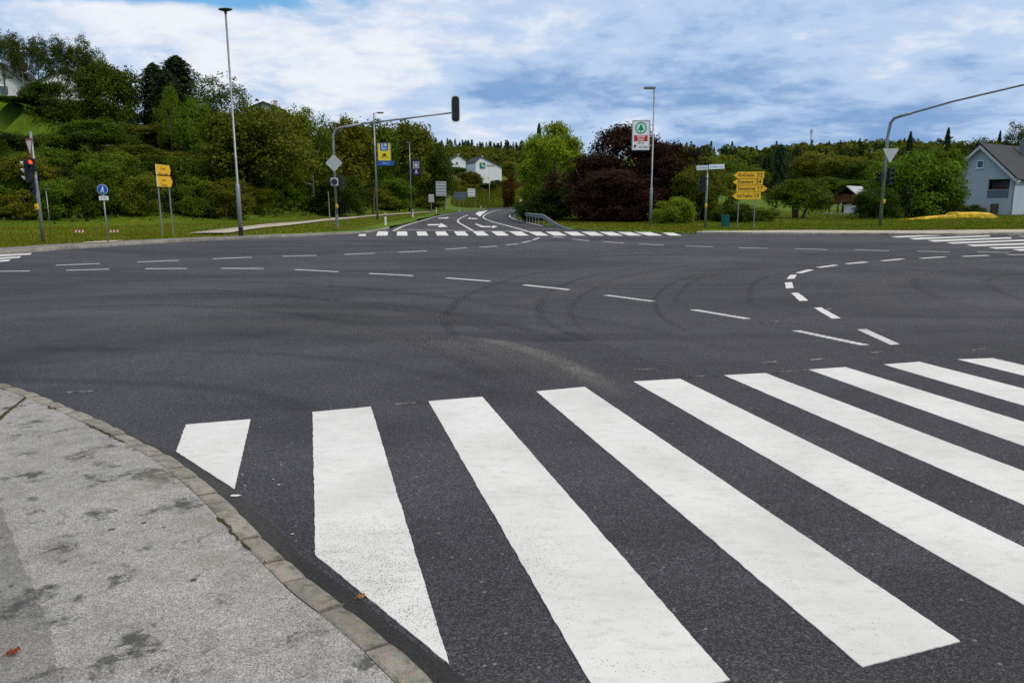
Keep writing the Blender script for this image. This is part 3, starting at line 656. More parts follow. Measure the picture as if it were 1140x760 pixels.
# --- striped boards in the grass
for px, lb in ((87.5, 'small red and white striped board in the grass left of the blue path sign'), (126, 'small red and white striped board in grass right of the blue path sign')):
    b = base(px, 262, 44.0); t = thing('barrier_board', lb, 'barrier board', b, 0, 'red and white boards on the left verge'); hh = hz(b, px, 257.5)
    mb = MB()
    for i in range(6):
        x0 = -.30+i*.1; mb.mat(i % 2).prism([(x0, hh-.065), (x0+.1, hh-.065), (x0+.15, hh+.065), (x0+.05, hh+.065)], -.01, .01)
    mb.build('striped_board', [M['red'], M['white']], t)
    mb = MB(); mb.box((-.2, .03, hh/2-.05), (.04, .04, hh+.1)); mb.build('leg', M['galv_dk'], t); mb = MB(); mb.box((.25, .03, hh/2-.05), (.04, .04, hh+.1)); mb.build('leg', M['galv_dk'], t)
# --- blue path sign
b = base(120.5, 270.2); t = thing('path_sign', 'round blue path sign with a small white plate on a thin grey post', 'road sign', b)
zt = hz(b, 113.8, 211); pole(t, zt+.2, .03, .03)
mb = MB(); mb.prism(circ(.215, 32), -.05, -.045); s = mb.build('sign_disc', M['white'], t, loc=(0, 0, zt)); s.rotation_euler = (0, 0, R(8))
mb = MB(); mb.prism(circ(.20, 32), -.055, -.0505); mb.build('blue_face', M['blue'], s)
mb = MB()                                     # walking figures pictogram
mb.prism(circ(.028, 12, .02, .12), -.06, -.0555); mb.prism([(-.02, .08), (.04, .085), (.06, -.01), (.03, -.015), (.07, -.13), (.04, -.135), (.0, -.03), (-.05, -.12), (-.08, -.11), (-.02, 0)], -.06, -.0555)
mb.build('pictogram', M['white'], s)
mb = MB(); mb.box((.03, -.05, zt-.36), (.40, .008, .18), bev=.003); s = mb.build('plate', M['white'], t); text_mesh('0-24', .09, 'lettering', M['ink'], s, (.03, -.0555, zt-.36))
# --- two-post yellow direction sign seen at a slant
b = base(188, 262.2); t = thing('direction_sign', 'two yellow direction panels seen at a slant on two grey posts, left verge', 'road sign', b, R(88))
sp = 1.15
for sx in (-1, 1): mb = MB(); mb.tube([(sx*sp/2, .05, -.3), (sx*sp/2, .05, hz(b, 183, 184))], .038, 10); mb.build('post', M['galv'], t)
for (y0, y1, tx, tip) in ((183.5, 194.8, ('Center', 'Novo mesto'), 0), (196.2, 208, ('Krka', 'Trebnje'), 1)):
    z1, z0 = hz(b, 183, y0), hz(b, 183, y1); wv = 1.5; e = .14*tip
    mb = MB(); mb.prism([(-wv/2, z0), (wv/2-.1, z0), (wv/2+e, (z0+z1)/2), (wv/2-.1, z1), (-wv/2, z1)], -.02, .0); s = mb.build('panel', M['yellow'], t)
    mb = MB(); mb.box((-wv/2-.012, -.01, (z0+z1)/2), (.02, .03, z1-z0)); mb.build('rim', M['white'], s)
    for i, q in enumerate(tx): text_mesh(q, .15, 'lettering', M['ink'], s, (-.05, -.0235, z1-.2-i*.26), wmax=1.2)
# --- tall lamp, left
def lamp_post(label, b, ztop, r0, r1, head, rz=0, step=None, foot=.9, arm=0):
    t = thing('street_lamp', label, 'street lamp', b, rz); pole(t, ztop, r0, r1, foot=foot, step=step)
    if arm: mb = MB(); mb.tube([(0, 0, ztop-.03), (arm, 0, ztop)], .03, 8); mb.build('arm', M['galv'], t)
    if head == 'disc':
        mb = MB(); mb.tube([(0, 0, ztop-.05), (0, 0, ztop+.06), (0, 0, ztop+.10)], [.07, .07, .02], 12)
        mb.add([(x*.36, y*.18, ztop+z) for z, k in ((.06, .55), (.12, 1), (.17, .9), (.20, .4)) for x, y in [(k*math.cos(q), k*math.sin(q)) for q in [2*math.pi*i/20 for i in range(20)]]], [(a*20+i, a*20+(i+1) % 20, (a+1)*20+(i+1) % 20, (a+1)*20+i) for a in range(3) for i in range(20)]+[list(range(20))[::-1], list(range(60, 80))])
        h = mb.build('lamp_head', M['black'], t)
    else:
        w_, d_, q = head; mb = MB(); mb.box((arm+q, 0, ztop+.03), (w_, d_, .12), bev=.05); h = mb.build('lamp_head', M['galv_dk'], t)
        mb = MB(); mb.box((arm+q, 0, ztop-.045), (w_*.7, d_*.7, .03)); mb.build('diffuser', M['visor'], h)
    return t
b = base(268.5, 262.6); lamp_post('tallest street lamp, slim grey pole with a flat dark head above the left hillside', b, hz(b, 250, 14), .11, .055, 'disc', step=hz(b, 263.5, 206), foot=.45)
b420 = base(420.3, 243.2, 76.0); lamp_post('grey street lamp with a short side arm beside the yellow advert panel', b420, hz(b420, 415.5, 126), .11, .06, (.65, .25, .2), foot=.4, arm=.45)
b457 = base(458, 235.0, 118.0); lamp_post('slim grey street lamp beside the navy advert panel', b457, hz(b457, 455.8, 159), .10, .06, (.7, .25, -.2), foot=.2)
bsp = base(724, 252.8, 53.0); lamp_post('grey street lamp in front of the copper shrubs carrying a white advert panel', bsp, hz(bsp, 727, 98.5), .10, .055, (.80, .3, -.33), foot=None, step=2.6)
# --- advert panels hung on the lamps
def panel(label, name, b, px0, py0, px1, py1, mat, frame='galv_dk', rz=0, dy=-.12):
    Y_ = b[1]; p0, p1 = at(px0, py0, Y_), at(px1, py1, Y_); w_, h_ = p1.x-p0.x, p0.z-p1.z
    t = thing(name, label, 'advert panel', ((p0.x+p1.x)/2, Y_+dy, p1.z), rz)
    mb = MB(); mb.box((0, 0, h_/2), (w_, .10, h_), bev=.01); f = mb.build('panel', M[mat], t)
    mb = MB()
    for x in (-w_/2, w_/2): mb.box((x, 0, h_/2), (.05, .13, h_+.05))
    for z in (0, h_): mb.box((0, 0, z), (w_-.05, .13, .05))
    mb.build('frame', M[frame], t)
    side = 1 if b[0] > (p0.x+p1.x)/2 else -1; L = abs(b[0]-(p0.x+p1.x)/2)
    for z in (.15*h_, .85*h_): mb = MB(); mb.tube([(side*w_/2, 0, z), (side*L, -dy*.6, z)], .025, 8); mb.build('bracket', M['galv_dk'], t)
    return t, f, w_, h_
t, f, w_, h_ = panel('yellow advert panel with blue square emblem and blue foot strip on a street lamp', 'advert_panel', b420, 420.6, 159.5, 435.6, 179, 'banner_yellow')
mb = MB(); mb.prism(rounded([(-.40, h_*.56), (.40, h_*.56), (.40, h_*.56+.78), (-.40, h_*.56+.78)], .1), -.056, -.051); e = mb.build('emblem', M['blue'], f)
text_mesh('JUB', .26, 'lettering', M['white'], e, (0, -.058, h_*.56+.53), wmax=.6, bold=.04); text_mesh('dom', .22, 'lettering', M['white'], e, (0, -.058, h_*.56+.22), wmax=.6, bold=.04)
mb = MB(); mb.prism([(-.2, h_*.26), (.2, h_*.26), (.2, h_*.33), (0, h_*.42), (-.2, h_*.33)], -.055, -.051); mb.build('pictogram', M['ink'], f)
text_mesh('SALON', .16, 'lettering', M['ink'], f, (0, -.053, h_*.19), wmax=.75, bold=.02)
mb = MB(); mb.box((.1, 0, -.26), (w_+.32, .13, .42)); s = mb.build('foot_strip', M['blue'], t); text_mesh('300 m', .2, 'lettering', M['paleblue'], s, (.1, -.07, -.26), wmax=1)
t, f, w_, h_ = panel('navy blue advert panel with a white square house emblem on a street lamp', 'advert_panel', b457, 458.3, 178.3, 468.6, 194.7, 'navy', 'navy')
zc = h_*.66; k = w_*.33; mb = MB()
for x0, x1, z0, z1 in ((-k, k, k*1.1-.07, k*1.1), (-k, k, -k*1.1, -k*1.1+.07), (-k, -k+.08, -k*1.1+.07, k*1.1-.07), (k-.08, k, -k*1.1+.07, k*1.1-.07)): mb.prism([(x0, zc+z0), (x1, zc+z0), (x1, zc+z1), (x0, zc+z1)], -.056, -.051)
mb.prism([(-.24, zc-.12), (.24, zc-.12), (.24, zc+.08), (.12, zc+.26), (-.12, zc+.26), (-.24, zc+.08)], -.056, -.051); mb.prism([(-.25, zc-.32), (.25, zc-.32), (.25, zc-.22), (-.25, zc-.22)], -.056, -.051)
za = h_*.22; mb.prism([(-.25, za-.26), (.25, za-.26), (.25, za-.16), (.06, za-.12), (.06, za+.08), (.2, za+.05), (0, za+.28), (-.2, za+.05), (-.06, za+.08), (-.06, za-.12), (-.25, za-.16)], -.056, -.051)
mb.build('emblem', M['white'], f)
t, f, w_, h_ = panel('white advert panel with green fir tree roundel and red name block on a street lamp', 'advert_panel', bsp, 704.2, 134.6, 722.2, 167, 'white', 'grey_back')
zc = h_*.745; r_ = w_*.335; n_ = 40; mb = MB(); a, c = circ(r_, n_, -.02, zc), circ(r_*.83, n_, -.02, zc)
mb.add([(x, -.056, z) for x, z in a]+[(x, -.056, z) for x, z in c], [(i, (i+1) % n_, n_+(i+1) % n_, n_+i) for i in range(n_)])
r2 = r_*.72; mb.prism([(-.02+x*r2, zc+z*r2) for x, z in [(-.1, -1), (.1, -1), (.1, -.5), (.78, -.5), (.45, -.08), (.55, -.1), (.26, .36), (.34, .35), (.12, .78), (0, .95), (-.12, .78), (-.34, .35), (-.26, .36), (-.55, -.1), (-.45, -.08), (-.78, -.5), (-.1, -.5)]], -.06, -.056)
mb.build('fir_tree_emblem', M['green'], f); mb = MB(); mb.prism(circ(r_*.84, n_, -.02, zc), -.0535, -.051); mb.build('emblem_ground', M['mint'], f)
z0, z1 = h_*.29, h_*.495; mb = MB(); mb.box((-.01, -.053, (z0+z1)/2), (w_*.8, .006, z1-z0)); s = mb.build('name_block', M['red'], f)
text_mesh('INTER', (z1-z0)*.36, 'lettering', M['white'], s, (-.01, -.058, z0+(z1-z0)*.74), wmax=w_*.74, bold=.03); text_mesh('SPAR', (z1-z0)*.36, 'lettering', M['white'], s, (-.01, -.058, z0+(z1-z0)*.26), wmax=w_*.74, bold=.03)
text_mesh('Qlandia', .11, 'lettering', M['ink'], f, (0, -.053, h_*.235), wmax=w_*.6, bold=.02); text_mesh('4,3 km', .19, 'lettering', M['ink'], f, (.17, -.053, h_*.095), wmax=w_*.5, bold=.02)
zc = h_*.11; mb = MB(); mb.prism([(-.44, zc-.11), (-.36, zc-.11), (-.36, zc+.02), (-.25, zc), (-.40, zc+.15), (-.55, zc), (-.44, zc+.02)], -.056, -.051); mb.build('arrow', M['ink'], f)
# --- mast-arm traffic light (centre left)
b = base(375.6, 256.0, 50.5); t = thing('traffic_light', 'mast arm traffic light reaching right over the road, diamond sign back on its pole', 'traffic light', b)
zt = hz(b, 371.5, 143)
mb = MB(); e = at(507, 125.2, 49.0); ex, ey, ez = e.x-b[0], e.y-b[1], e.z-b[2]
L = [(0, 0, -.3), (0, 0, zt-.75), (.03, 0, zt-.4), (.2, -.02, zt-.1), (.5, -.05, zt+.03)]
mb.tube(L+[(1.9, -.2, zt+.25)], [.095, .085, .085, .085, .08, .07], 14); mb.build('pole', M['galv'], t, True)
mb = MB(); mb.tube([(.5, -.05, zt+.03), (1.9, -.2, zt+.25), (ex, ey, ez)], [.062, .062, .045], 12); mb.build('mast_arm', M['galv_dk'], t, True)
signal_head(t, (ex+.03, ey-.16, hz(b, 510, 125)), R(180), 3, size=.36, visor='black', back=True)
zd = hz(b, 372.3, 181.6); mb = MB(); mb.prism(rounded([(0, -.57), (.57, 0), (0, .57), (-.57, 0)], .06), -.10, -.094); mb.build('diamond_sign_back', M['grey_back'], t, loc=(0, 0, zd)); bracket(t, zd, 0, -.09)
zp = hz(b, 373, 202.5); mb = MB(); mb.box((0, -.18, zp), (.48, .12, .52), bev=.06); h = mb.build('round_signal', M['grey_back'], t); mb = MB(); mb.prism(circ(.19, 24, 0, zp), -.30, -.242); mb.build('lens', M['dark_glass'], h)
signal_head(t, (.38, .02, hz(b, 380, 205)), R(105), 3, visor='black'); bracket(t, hz(b, 380, 200), .3)
button_box(t, hz(b, 377, 229.5), .07); f_ = MB(); f_.tube([(0, 0, 0), (0, 0, .95)], .1, 14); f_.build('base_sleeve', M['galv_dk'], t)
# --- traffic light with street names (centre right)
b = base(785, 253.2, 49.0); t = thing('traffic_light', 'dark signal head on a grey pole under two white street name plates', 'traffic light', b)
pole(t, hz(b, 787.8, 189), .075, .06, step=2.2)
zs = hz(b, 783, 204); signal_head(t, (-.26, -.02, zs), R(-35), 3, size=.31, visor='black'); bracket(t, zs+.3, -.2)
button_box(t, hz(b, 785.5, 228.6), -.02)
for x, w_, rz, tx, py in ((-.37, .72, -12, 'Levičnikova', 186.8), (.55, 1.05, 8, 'Šmihelska cesta', 185.8)):
    mb = MB(); mb.box((0, 0, 0), (w_, .02, .30), bev=.01); s = mb.build('street_name_plate', M['paleblue'], t, loc=(x, -.09, hz(b, 788, py))); s.rotation_euler = (0, R(-2), R(rz))
    mb = MB(); mb.box((0, -.011, 0), (w_-.05, .004, .25)); g = mb.build('plate_face', M['white'], s); text_mesh(tx, .13, 'lettering', M['blue'], s, (0, -.0145, 0), wmax=w_*.85, bold=.015)
# --- four-arrow yellow direction board
b = base(829.7, 253.0, 48.5); t = thing('direction_sign', 'stack of four yellow arrow boards with black place names on two posts', 'road sign', b, R(-3))
for px in (821.8, 839.8): x = at(px, 240, 48.5).x-b[0]; mb = MB(); mb.tube([(x, .06, -.3), (x, .06, hz(b, 830, 192))], .035, 10); mb.build('post', M['galv'], t)
k = pxm(48.5)
for (x0, x1, tip, y0, y1, a, n_) in ((814.0, 847, -1, 191.2, 198.8, 'Kočevje', '52'), (813.6, 846, -1, 199.3, 206.0, 'Žužemberk', '24'), (818, 851.5, 1, 206.6, 213.6, 'Šentjernej', '17'), (813.6, 844.5, -1, 214.2, 221.9, 'Dol.Toplice', '13')):
    z1, z0 = hz(b, 830, y0), hz(b, 830, y1); X0, X1 = (x0-829.7)*k, (x1-829.7)*k; zm = (z0+z1)/2
    o = [(X0+.28, z0), (X1, z0), (X1, z1), (X0+.28, z1), (X0, zm)] if tip < 0 else [(X0, z0), (X1-.28, z0), (X1, zm), (X1-.28, z1), (X0, z1)]
    mb = MB(); mb.prism(o, -.02, 0); s = mb.build('arrow_board', M['yellow'], t)
    xt = (X0+.30, X1-.1) if tip < 0 else (X0+.08, X1-.3)
    text_mesh(a, .21, 'lettering', M['ink'], s, (xt[0], -.024, zm), 'LEFT', wmax=(xt[1]-xt[0])*.68, bold=.02); text_mesh(n_, .25, 'lettering', M['ink'], s, (xt[1], -.024, zm), 'RIGHT', wmax=(xt[1]-xt[0])*.24, bold=.02)
# --- bin
b = base(807, 254.3, 49.5); t = thing('litter_bin', 'dark teal litter bin in front of the bushes beside the arrow boards', 'bin', b)
mb = MB(); mb.box((0, 0, .42), (.46, .36, .72), bev=.05); mb.build('body', M['teal'], t); mb = MB(); mb.box((0, 0, .80), (.50, .40, .06), bev=.02); mb.build('lid', M['teal'], t); mb = MB(); mb.tube([(0, .12, -.2), (0, .12, .3)], .03, 8); mb.build('post', M['galv_dk'], t)
# --- right mast-arm traffic light
b = base(979.5, 254.6, 47.5); t = thing('traffic_light', 'mast arm traffic light at the right with its arm running out over the zebra crossing', 'traffic light', b)
zt = hz(b, 991, 136); q = lambda px, py, Y_: tuple(Vector(at(px, py, Y_))-Vector(b))
mb = MB(); mb.tube([(0, 0, -.3), (0, 0, zt-.9), q(991.5, 136.5, 47.5), q(995.5, 131.8, 47.3), q(1003, 129.2, 47), q(1014.5, 126.2, 46.6)], [.10, .09, .09, .09, .09, .08], 14); mb.build('pole', M['galv'], t, True)
mb = MB(); mb.tube([q(1003, 129.2, 47), q(1014.5, 126.2, 46.6), q(1060, 113.3, 44.6), q(1140, 94.5, 41.5), q(1175, 86.5, 40)], [.062, .06, .055, .05, .048], 12); mb.build('mast_arm', M['galv_dk'], t, True)
zy = hz(b, 988, 171); mb = MB(); mb.prism(rounded(tri(.60), .06), -.11, -.104); mb.build('yield_sign_back', M['grey_back'], t, loc=(.22, 0, zy)); bracket(t, zy, .12, -.1)
zs = hz(b, 990, 196); signal_head(t, (.36, -.02, zs), R(25), 3, size=.32, visor='black'); bracket(t, zs+.3, .3)
signal_head(t, (-.26, 0, hz(b, 982, 197)), R(-75), 2, size=.28, visor='black'); bracket(t, zs, -.25)
button_box(t, hz(b, 984.6, 224), .08)
# --- far road signs
def back_sign(label, pxc, Y_, x0, y0, x1, y1, mat, posts, slat=False, name='road_sign', cat='road sign'):
    b = base(pxc, 235, Y_); t = thing(name, label, cat, b); p0, p1 = at(x0, y0, Y_), at(x1, y1, Y_)
    mb = MB(); mb.box(((p0.x+p1.x)/2-b[0], -.06, (p0.z+p1.z)/2-b[2]), (p1.x-p0.x, .05, p0.z-p1.z), bev=.02); s = mb.build('sign_panel', M[mat], t)
    if slat:
        mb = MB()
        for i in range(slat): mb.box(((p0.x+p1.x)/2-b[0], -.10, p1.z-b[2]+(p0.z-p1.z)*(i+.5)/slat), (p1.x-p0.x+.04, .05, .06))
        mb.build('stiffener', M['galv_dk'], s)
    for px in posts: x = at(px, 230, Y_).x-b[0]; mb = MB(); mb.tube([(x, 0, -.3), (x, 0, p0.z-b[2])], .05, 8); mb.build('post', M['galv'], t)
    return t
back_sign('small grey sign back on a thin post left of the ribbed sign back', 480.3, 112, 477, 216.3, 483.3, 225.2, 'grey_back', (480.2,))
back_sign('tall pale grey sign back with ribs on a post beside the far road', 491, 140, 485, 202, 496.8, 218.2, 'grey_back', (497,), 5)
back_sign('blue road sign panel on three thin posts beside the far road', 512, 175, 505, 213.8, 519.3, 222, 'bluepanel', (506, 511, 516), 2, 'road_sign')
back_sign('nearly square white sign back on one post beside the far road bend', 525, 180, 520.6, 210, 529, 219, 'white', (529,), 3)
b = base(580, 232, 175); t = thing('road_sign', 'small round red and white road sign at the far end of the guard rail', 'road sign', b); z = hz(b, 580, 223.5)
pole(t, z, .035, .035); mb = MB(); mb.prism(circ(.5, 24, 0, z), -.06, -.05); s = mb.build('sign_disc', M['red'], t); mb = MB(); mb.prism(circ(.33, 24, 0, z), -.066, -.0605); mb.build('white_field', M['white'], s)
b = base(545, 232, 200); t = lamp_post('thin far street lamp in front of the white gabled building', b, hz(b, 544.6, 198), .09, .05, (.7, .25, -.3), foot=None)
b = base(367, 237, 74); t = thing('marker_post', 'thin pale wooden post standing before the thicket left of the mast arm pole', 'post', b); mb = MB(); mb.tube([(0, 0, -.3), (-.05, 0, hz(b, 366, 213))], [.06, .045], 8); mb.build('pole', M['bark_pale'], t)
# --- delineators
for (px, py, lb) in [(434.5, 251.9, 'white road delineator post nearest the far zebra crossing'), (463, 243.2, 'white delineator post second nearest along the far road edge'), (488, 237.6, 'white delineator post under the tall ribbed sign back'), (513.4, 235.6, 'white delineator post in front of the blue panel on three posts'), (536.8, 232.6, 'white delineator post at the far road bend, right of the square sign back')]:
    x, y = G(px, py); t = thing('delineator', lb, 'delineator', (x-.35, y, T(x-.35, y)), 0, 'white delineator posts along the far road')
    mb = MB(); mb.box((0, 0, .42), (.14, .10, .95), bev=.035); mb.build('post', M['white'], t); mb = MB(); mb.box((0, -.004, .72), (.142, .10, .16)); mb.build('dark_band', M['black'], t); mb = MB(); mb.box((0, -.055, .72), (.05, .012, .11)); mb.build('reflector', M['grey_back'], t)
# --- guard rail
gl = resample(smooth_line([(14, 178), (7.5, 150)]+[G(*p) for p in [(568.5, 238.6), (566.8, 240.4), (576, 245.0), (592, 249.2), (615, 253.2), (642, 255.2)]], 2), 1.0)
t = thing('guard_rail', 'galvanised steel guard rail curving along the right edge of the far road', 'guard rail', (gl[0][0], gl[0][1], 0))
n_ = len(gl); endd = 8.0; acc = [0]
for a, c in zip(gl, gl[1:]): acc.append(acc[-1]+math.dist(a, c))
zz = [.88*float(sm(np.array((acc[-1]-s)/endd)))-.23 for i, s in enumerate(acc)]
prof = [(.0, .0), (.05, .04), (.05, .10), (.0, .135), (.0, .175), (.05, .21), (.05, .27), (.0, .31)]
left = [offset(gl, -p[0]-.10) for p in prof]; mb = MB()
mb.add([(left[j][i][0]-gl[0][0], left[j][i][1]-gl[0][1], zz[i]+prof[j][1]-.08) for i in range(n_) for j in range(8)], [(i*8+j, i*8+j+1, (i+1)*8+j+1, (i+1)*8+j) for i in range(n_-1) for j in range(7)])
o = mb.build('rail', M['galv'], t); md = o.modifiers.new('thick', 'SOLIDIFY'); md.thickness = .006
tag(t, group=None)
for i in range(0, n_-4, 2):
    if zz[i] > .2: mb = MB(); mb.box((gl[i][0]-gl[0][0], gl[i][1]-gl[0][1], (zz[i]+.2)/2-.15), (.06, .1, zz[i]+.5)); mb.build('post', M['galv_dk'], t)

# --- dead leaves
def leaf(name, label, px, py, z, m, L, rz):
    x, y = G(px, py, z); mb = MB(); top = []
    for i in range(7):
        u = i/6; w_ = .32*L*math.sin(math.pi*min(1, u*1.02+.02))**.8; top.append(((u-.5)*L, w_, .012+.02*abs(u-.4))); 
    vs = [(a, 0, .006+.012*(k_ % 3)) for k_, (a, _, _) in enumerate(top)]+[(a, w_, h_) for a, w_, h_ in top]+[(a, -w_, h_*.6) for a, w_, h_ in top]
    mb.add(vs, [f for i in range(6) for f in ((i, i+1, 7+i+1, 7+i), (i+1, i, 14+i, 14+i+1))]); mb.tube([(-.5*L, 0, .01), (-.85*L, .03*L, .004)], .0015, 5)
    o = mb.build(name, M[m]); o.location = (x, y, z); o.rotation_euler = (0, 0, rz); tag(o, label, 'leaf')
leaf('fallen_leaf', 'dark red brown dead leaf lying on the pavement at the lower left', 15.5, 728, .047, 'leaf_litter', .045, R(35))
leaf('fallen_leaf', 'orange dry leaf on the asphalt at the worn edge of a white zebra stripe', 402, 666, .010, 'leaf_orange', .036, R(15))

# ================================================================== vegetation
def leaf_obj(name, C, Nn, size, mat, rng, aspect=.62):
    n = len(C); a = rng.normal(size=(n, 3)); a -= (a*Nn).sum(1, keepdims=True)*Nn; a /= np.linalg.norm(a, axis=1, keepdims=True)+1e-9
    b = np.cross(Nn, a); L = (size*rng.uniform(.6, 1.3, n))[:, None]/2
    bend = Nn*L*.25
    V = np.stack([C-a*L, C+b*L*aspect-bend*.6-a*L*.1, C+a*L, C-b*L*aspect-bend*.6-a*L*.1], 1).reshape(-1, 3)
    return quads_mesh(name, V, mat)
def quads_mesh(name, V, mat):
    n = len(V)//4; me = bpy.data.meshes.new(name); me.vertices.add(4*n); me.vertices.foreach_set('co', V.astype(np.float32).ravel())
    me.loops.add(4*n); me.loops.foreach_set('vertex_index', np.arange(4*n, dtype=np.int32)); me.polygons.add(n)
    me.polygons.foreach_set('loop_start', np.arange(0, 4*n, 4, dtype=np.int32)); me.update(calc_edges=True); me.materials.append(mat); return me
def unit(v): return v/(np.linalg.norm(v, axis=-1, keepdims=True)+1e-9)
def crown_pts(rng, H, W, z0, lobes, twigs, per, spread, lobe_r, shape='round', flat=1.0):
    """points and normals of leaves: lobes on an ellipsoid, twigs on the lobes, leaves round the twigs"""
    cz = (H+z0)/2; rz = (H-z0)/2; rx = W/2; P = []; Nn = []
    d = unit(rng.normal(size=(lobes, 3))); d[:, 2] = np.where(d[:, 2] < -.55, -d[:, 2], d[:, 2])
    rad = rng.uniform(.35, .95, lobes)**.7
    lc = d*rad[:, None]*np.array([rx, rx, rz])*(1-lobe_r*.75)
    if shape == 'dome':
        zf = rng.uniform(-.95, 1, lobes); a_ = rng.uniform(0, 6.283, lobes); pr = np.sqrt(np.clip(1-np.maximum(zf, 0)**2.2, 0, 1))*np.where(zf < -.5, .92, 1)*rng.uniform(.25, 1, lobes)**.5
        lc = np.stack([np.cos(a_)*pr*rx, np.sin(a_)*pr*rx, zf*rz], 1)*(1-lobe_r*.6)
    if shape == 'upright': lc[:, :2] *= (.75-.25*lc[:, 2:3]/rz)
    lr = lobe_r*np.minimum(rx, rz)*rng.uniform(.7, 1.3, lobes)
    j = rng.integers(0, lobes, twigs); td = unit(rng.normal(size=(twigs, 3))+np.array([0, 0, .15])+.6*unit(lc[j]))
    tp = lc[j]+td*lr[j][:, None]*rng.uniform(.55, 1.08, (twigs, 1))*np.array([1, 1, flat])
    k = np.repeat(np.arange(twigs), per); C = tp[k]+rng.normal(size=(len(k), 3))*spread*np.array([1, 1, .75])
    nn = unit(td[k]*.7+rng.normal(size=(len(k), 3))*.75+np.array([0, 0, .45]))
    C[:, 2] += cz; C[:, 2] = np.maximum(C[:, 2], rng.uniform(.02, .5, len(C))); return C, nn, np.c_[lc[:, :2], lc[:, 2]+cz]
def conifer_pts(rng, H, W, tiers, n, pw=.8):
    t = rng.uniform(0, 1, n)**.8; t = 1-t if False else t; z = t*.96*H+.04*H
    tier = np.floor(t*tiers)/tiers; ft = t*tiers-np.floor(t*tiers)
    ang = rng.uniform(0, 2*math.pi, n); nb = 7+np.floor(tier*31 % 4); sharp = .72+.28*np.cos(ang*nb+tier*57)
    Rm = W/2*1.25*(1-t)**pw*(.62+.38*(1-ft))*sharp+.10; r = Rm*np.sqrt(rng.uniform(.05, 1, n))
    C = np.stack([r*np.cos(ang), r*np.sin(ang), z-.22*r+rng.normal(size=n)*.1], 1)
    nn = unit(np.stack([np.cos(ang)*.5, np.sin(ang)*.5, np.ones(n)*.8], 1)+rng.normal(size=(n, 3))*.4); return C, nn
def trunk_mesh(name, H, r, tips, mat, rng, stems=1, lean=0):
    mb = MB()
    for s in range(stems):
        ox, oy = (0, 0) if stems == 1 else (rng.normal()*.25, rng.normal()*.25); top = (ox*4+lean*H, oy*4, H*.86)
        P = [(ox, oy, -.6), (ox*1.1, oy*1.1, .15), (ox*1.8+.05*H*rng.normal()*.2, oy*1.8, H*.35), (ox*2.6+lean*H*.5, oy*2.6, H*.6), top]
        mb.tube(P, [r*1.35, r, r*.75, r*.5, r*.15], 8)
    for tpt in tips:
        zb = max(.18*H, min(tpt[2]*.62, H*.6)); b0 = np.array([0, 0, zb]); mid = (b0*.5+tpt*.5)+np.array([0, 0, -.04*H])+rng.normal(size=3)*.15
        mb.tube([tuple(b0), tuple(mid), tuple(tpt)], [r*.42, r*.26, r*.06], 6)
    me = bpy.data.meshes.new(name); me.from_pydata(mb.v, [], mb.f); me.materials.append(mat); me.polygons.foreach_set('use_smooth', [True]*len(mb.f)); return me
PROTO = {}
def proto(key, mats, H, W, z0, lobes, twigs, per, spread, lobe_r, leaf_s, shape='round', flat=1., r=.2, stems=1, bark='bark', seeds=2, aspect=.62, lean=0):
    for s in range(seeds):
        rng = np.random.default_rng(abs(hash_(key))+s*17); C, nn, lc = crown_pts(rng, H, W, z0, lobes, twigs, per, spread, lobe_r, shape, flat)
        tm = trunk_mesh('trunk', H, r, lc[:9], M[bark], rng, stems, lean)
        zs = C[:, 2].max(); ws = np.percentile(np.abs(C[:, :2]), 97)*2
        for mk in mats: PROTO.setdefault((key, mk), []).append((leaf_obj('crown', C, nn, leaf_s, M[mk], np.random.default_rng(3), aspect), tm, zs, ws))
def hash_(s): return sum((i+1)*ord(c) for i, c in enumerate(s))*131
def cproto(seeds=3):
    for s in range(seeds):
        rng = np.random.default_rng(50+s); H, W = 16, 6.5; C, nn = conifer_pts(rng, H, W, 15, 9000); tm = trunk_mesh('trunk', H, .2, [], M['bark'], rng)
        PROTO.setdefault(('conifer', 'leaf_conifer'), []).append((leaf_obj('crown', C, nn, .5, M['leaf_conifer'], rng, .3), tm, H, W))
proto('shrub', ['leaf_green', 'leaf_olive', 'leaf_dark', 'leaf_bright', 'leaf_purple', 'leaf_rust', 'leaf_birch'], 5, 6, .0, 34, 800, 20, .24, .34, .23, 'dome', r=.08, stems=3, seeds=3)
proto('broad', ['leaf_green', 'leaf_olive', 'leaf_dark', 'leaf_bright'], 12, 9.5, 1.2, 30, 720, 22, .36, .36, .36, 'round', r=.22, seeds=3)
proto('oval', ['leaf_bright', 'leaf_green', 'leaf_olive', 'leaf_dark'], 11, 7, .2, 36, 1000, 20, .30, .34, .27, 'round', r=.2, seeds=1)
proto('full', ['leaf_bright', 'leaf_green'], 11, 7.5, .0, 44, 1300, 20, .30, .30, .26, 'dome', r=.2, seeds=1)
proto('airy', ['leaf_birch', 'leaf_green', 'leaf_dark'], 13, 8.5, 1.6, 34, 420, 24, .30, .27, .26, 'round', flat=1.9, r=.17, seeds=3, bark='bark_pale', lean=-.03)
proto('copper', ['leaf_purple'], 9.5, 9, .0, 46, 2000, 22, .30, .31, .24, 'dome', r=.12, stems=4, seeds=2)
proto('multi', ['leaf_green'], 4.4, 5.4, .3, 26, 620, 20, .20, .36, .17, 'round', r=.1, stems=4, seeds=1)
cproto()
for s_ in range(2):
    rng = np.random.default_rng(80+s_); C, nn = conifer_pts(rng, 15, 9, 13, 12000, .5); PROTO.setdefault(('fir', 'leaf_conifer'), []).append((leaf_obj('crown', C, nn, .5, M['leaf_conifer'], rng, .35), trunk_mesh('trunk', 15, .22, [], M['bark'], rng), 15, 11.2))
npt = [0]
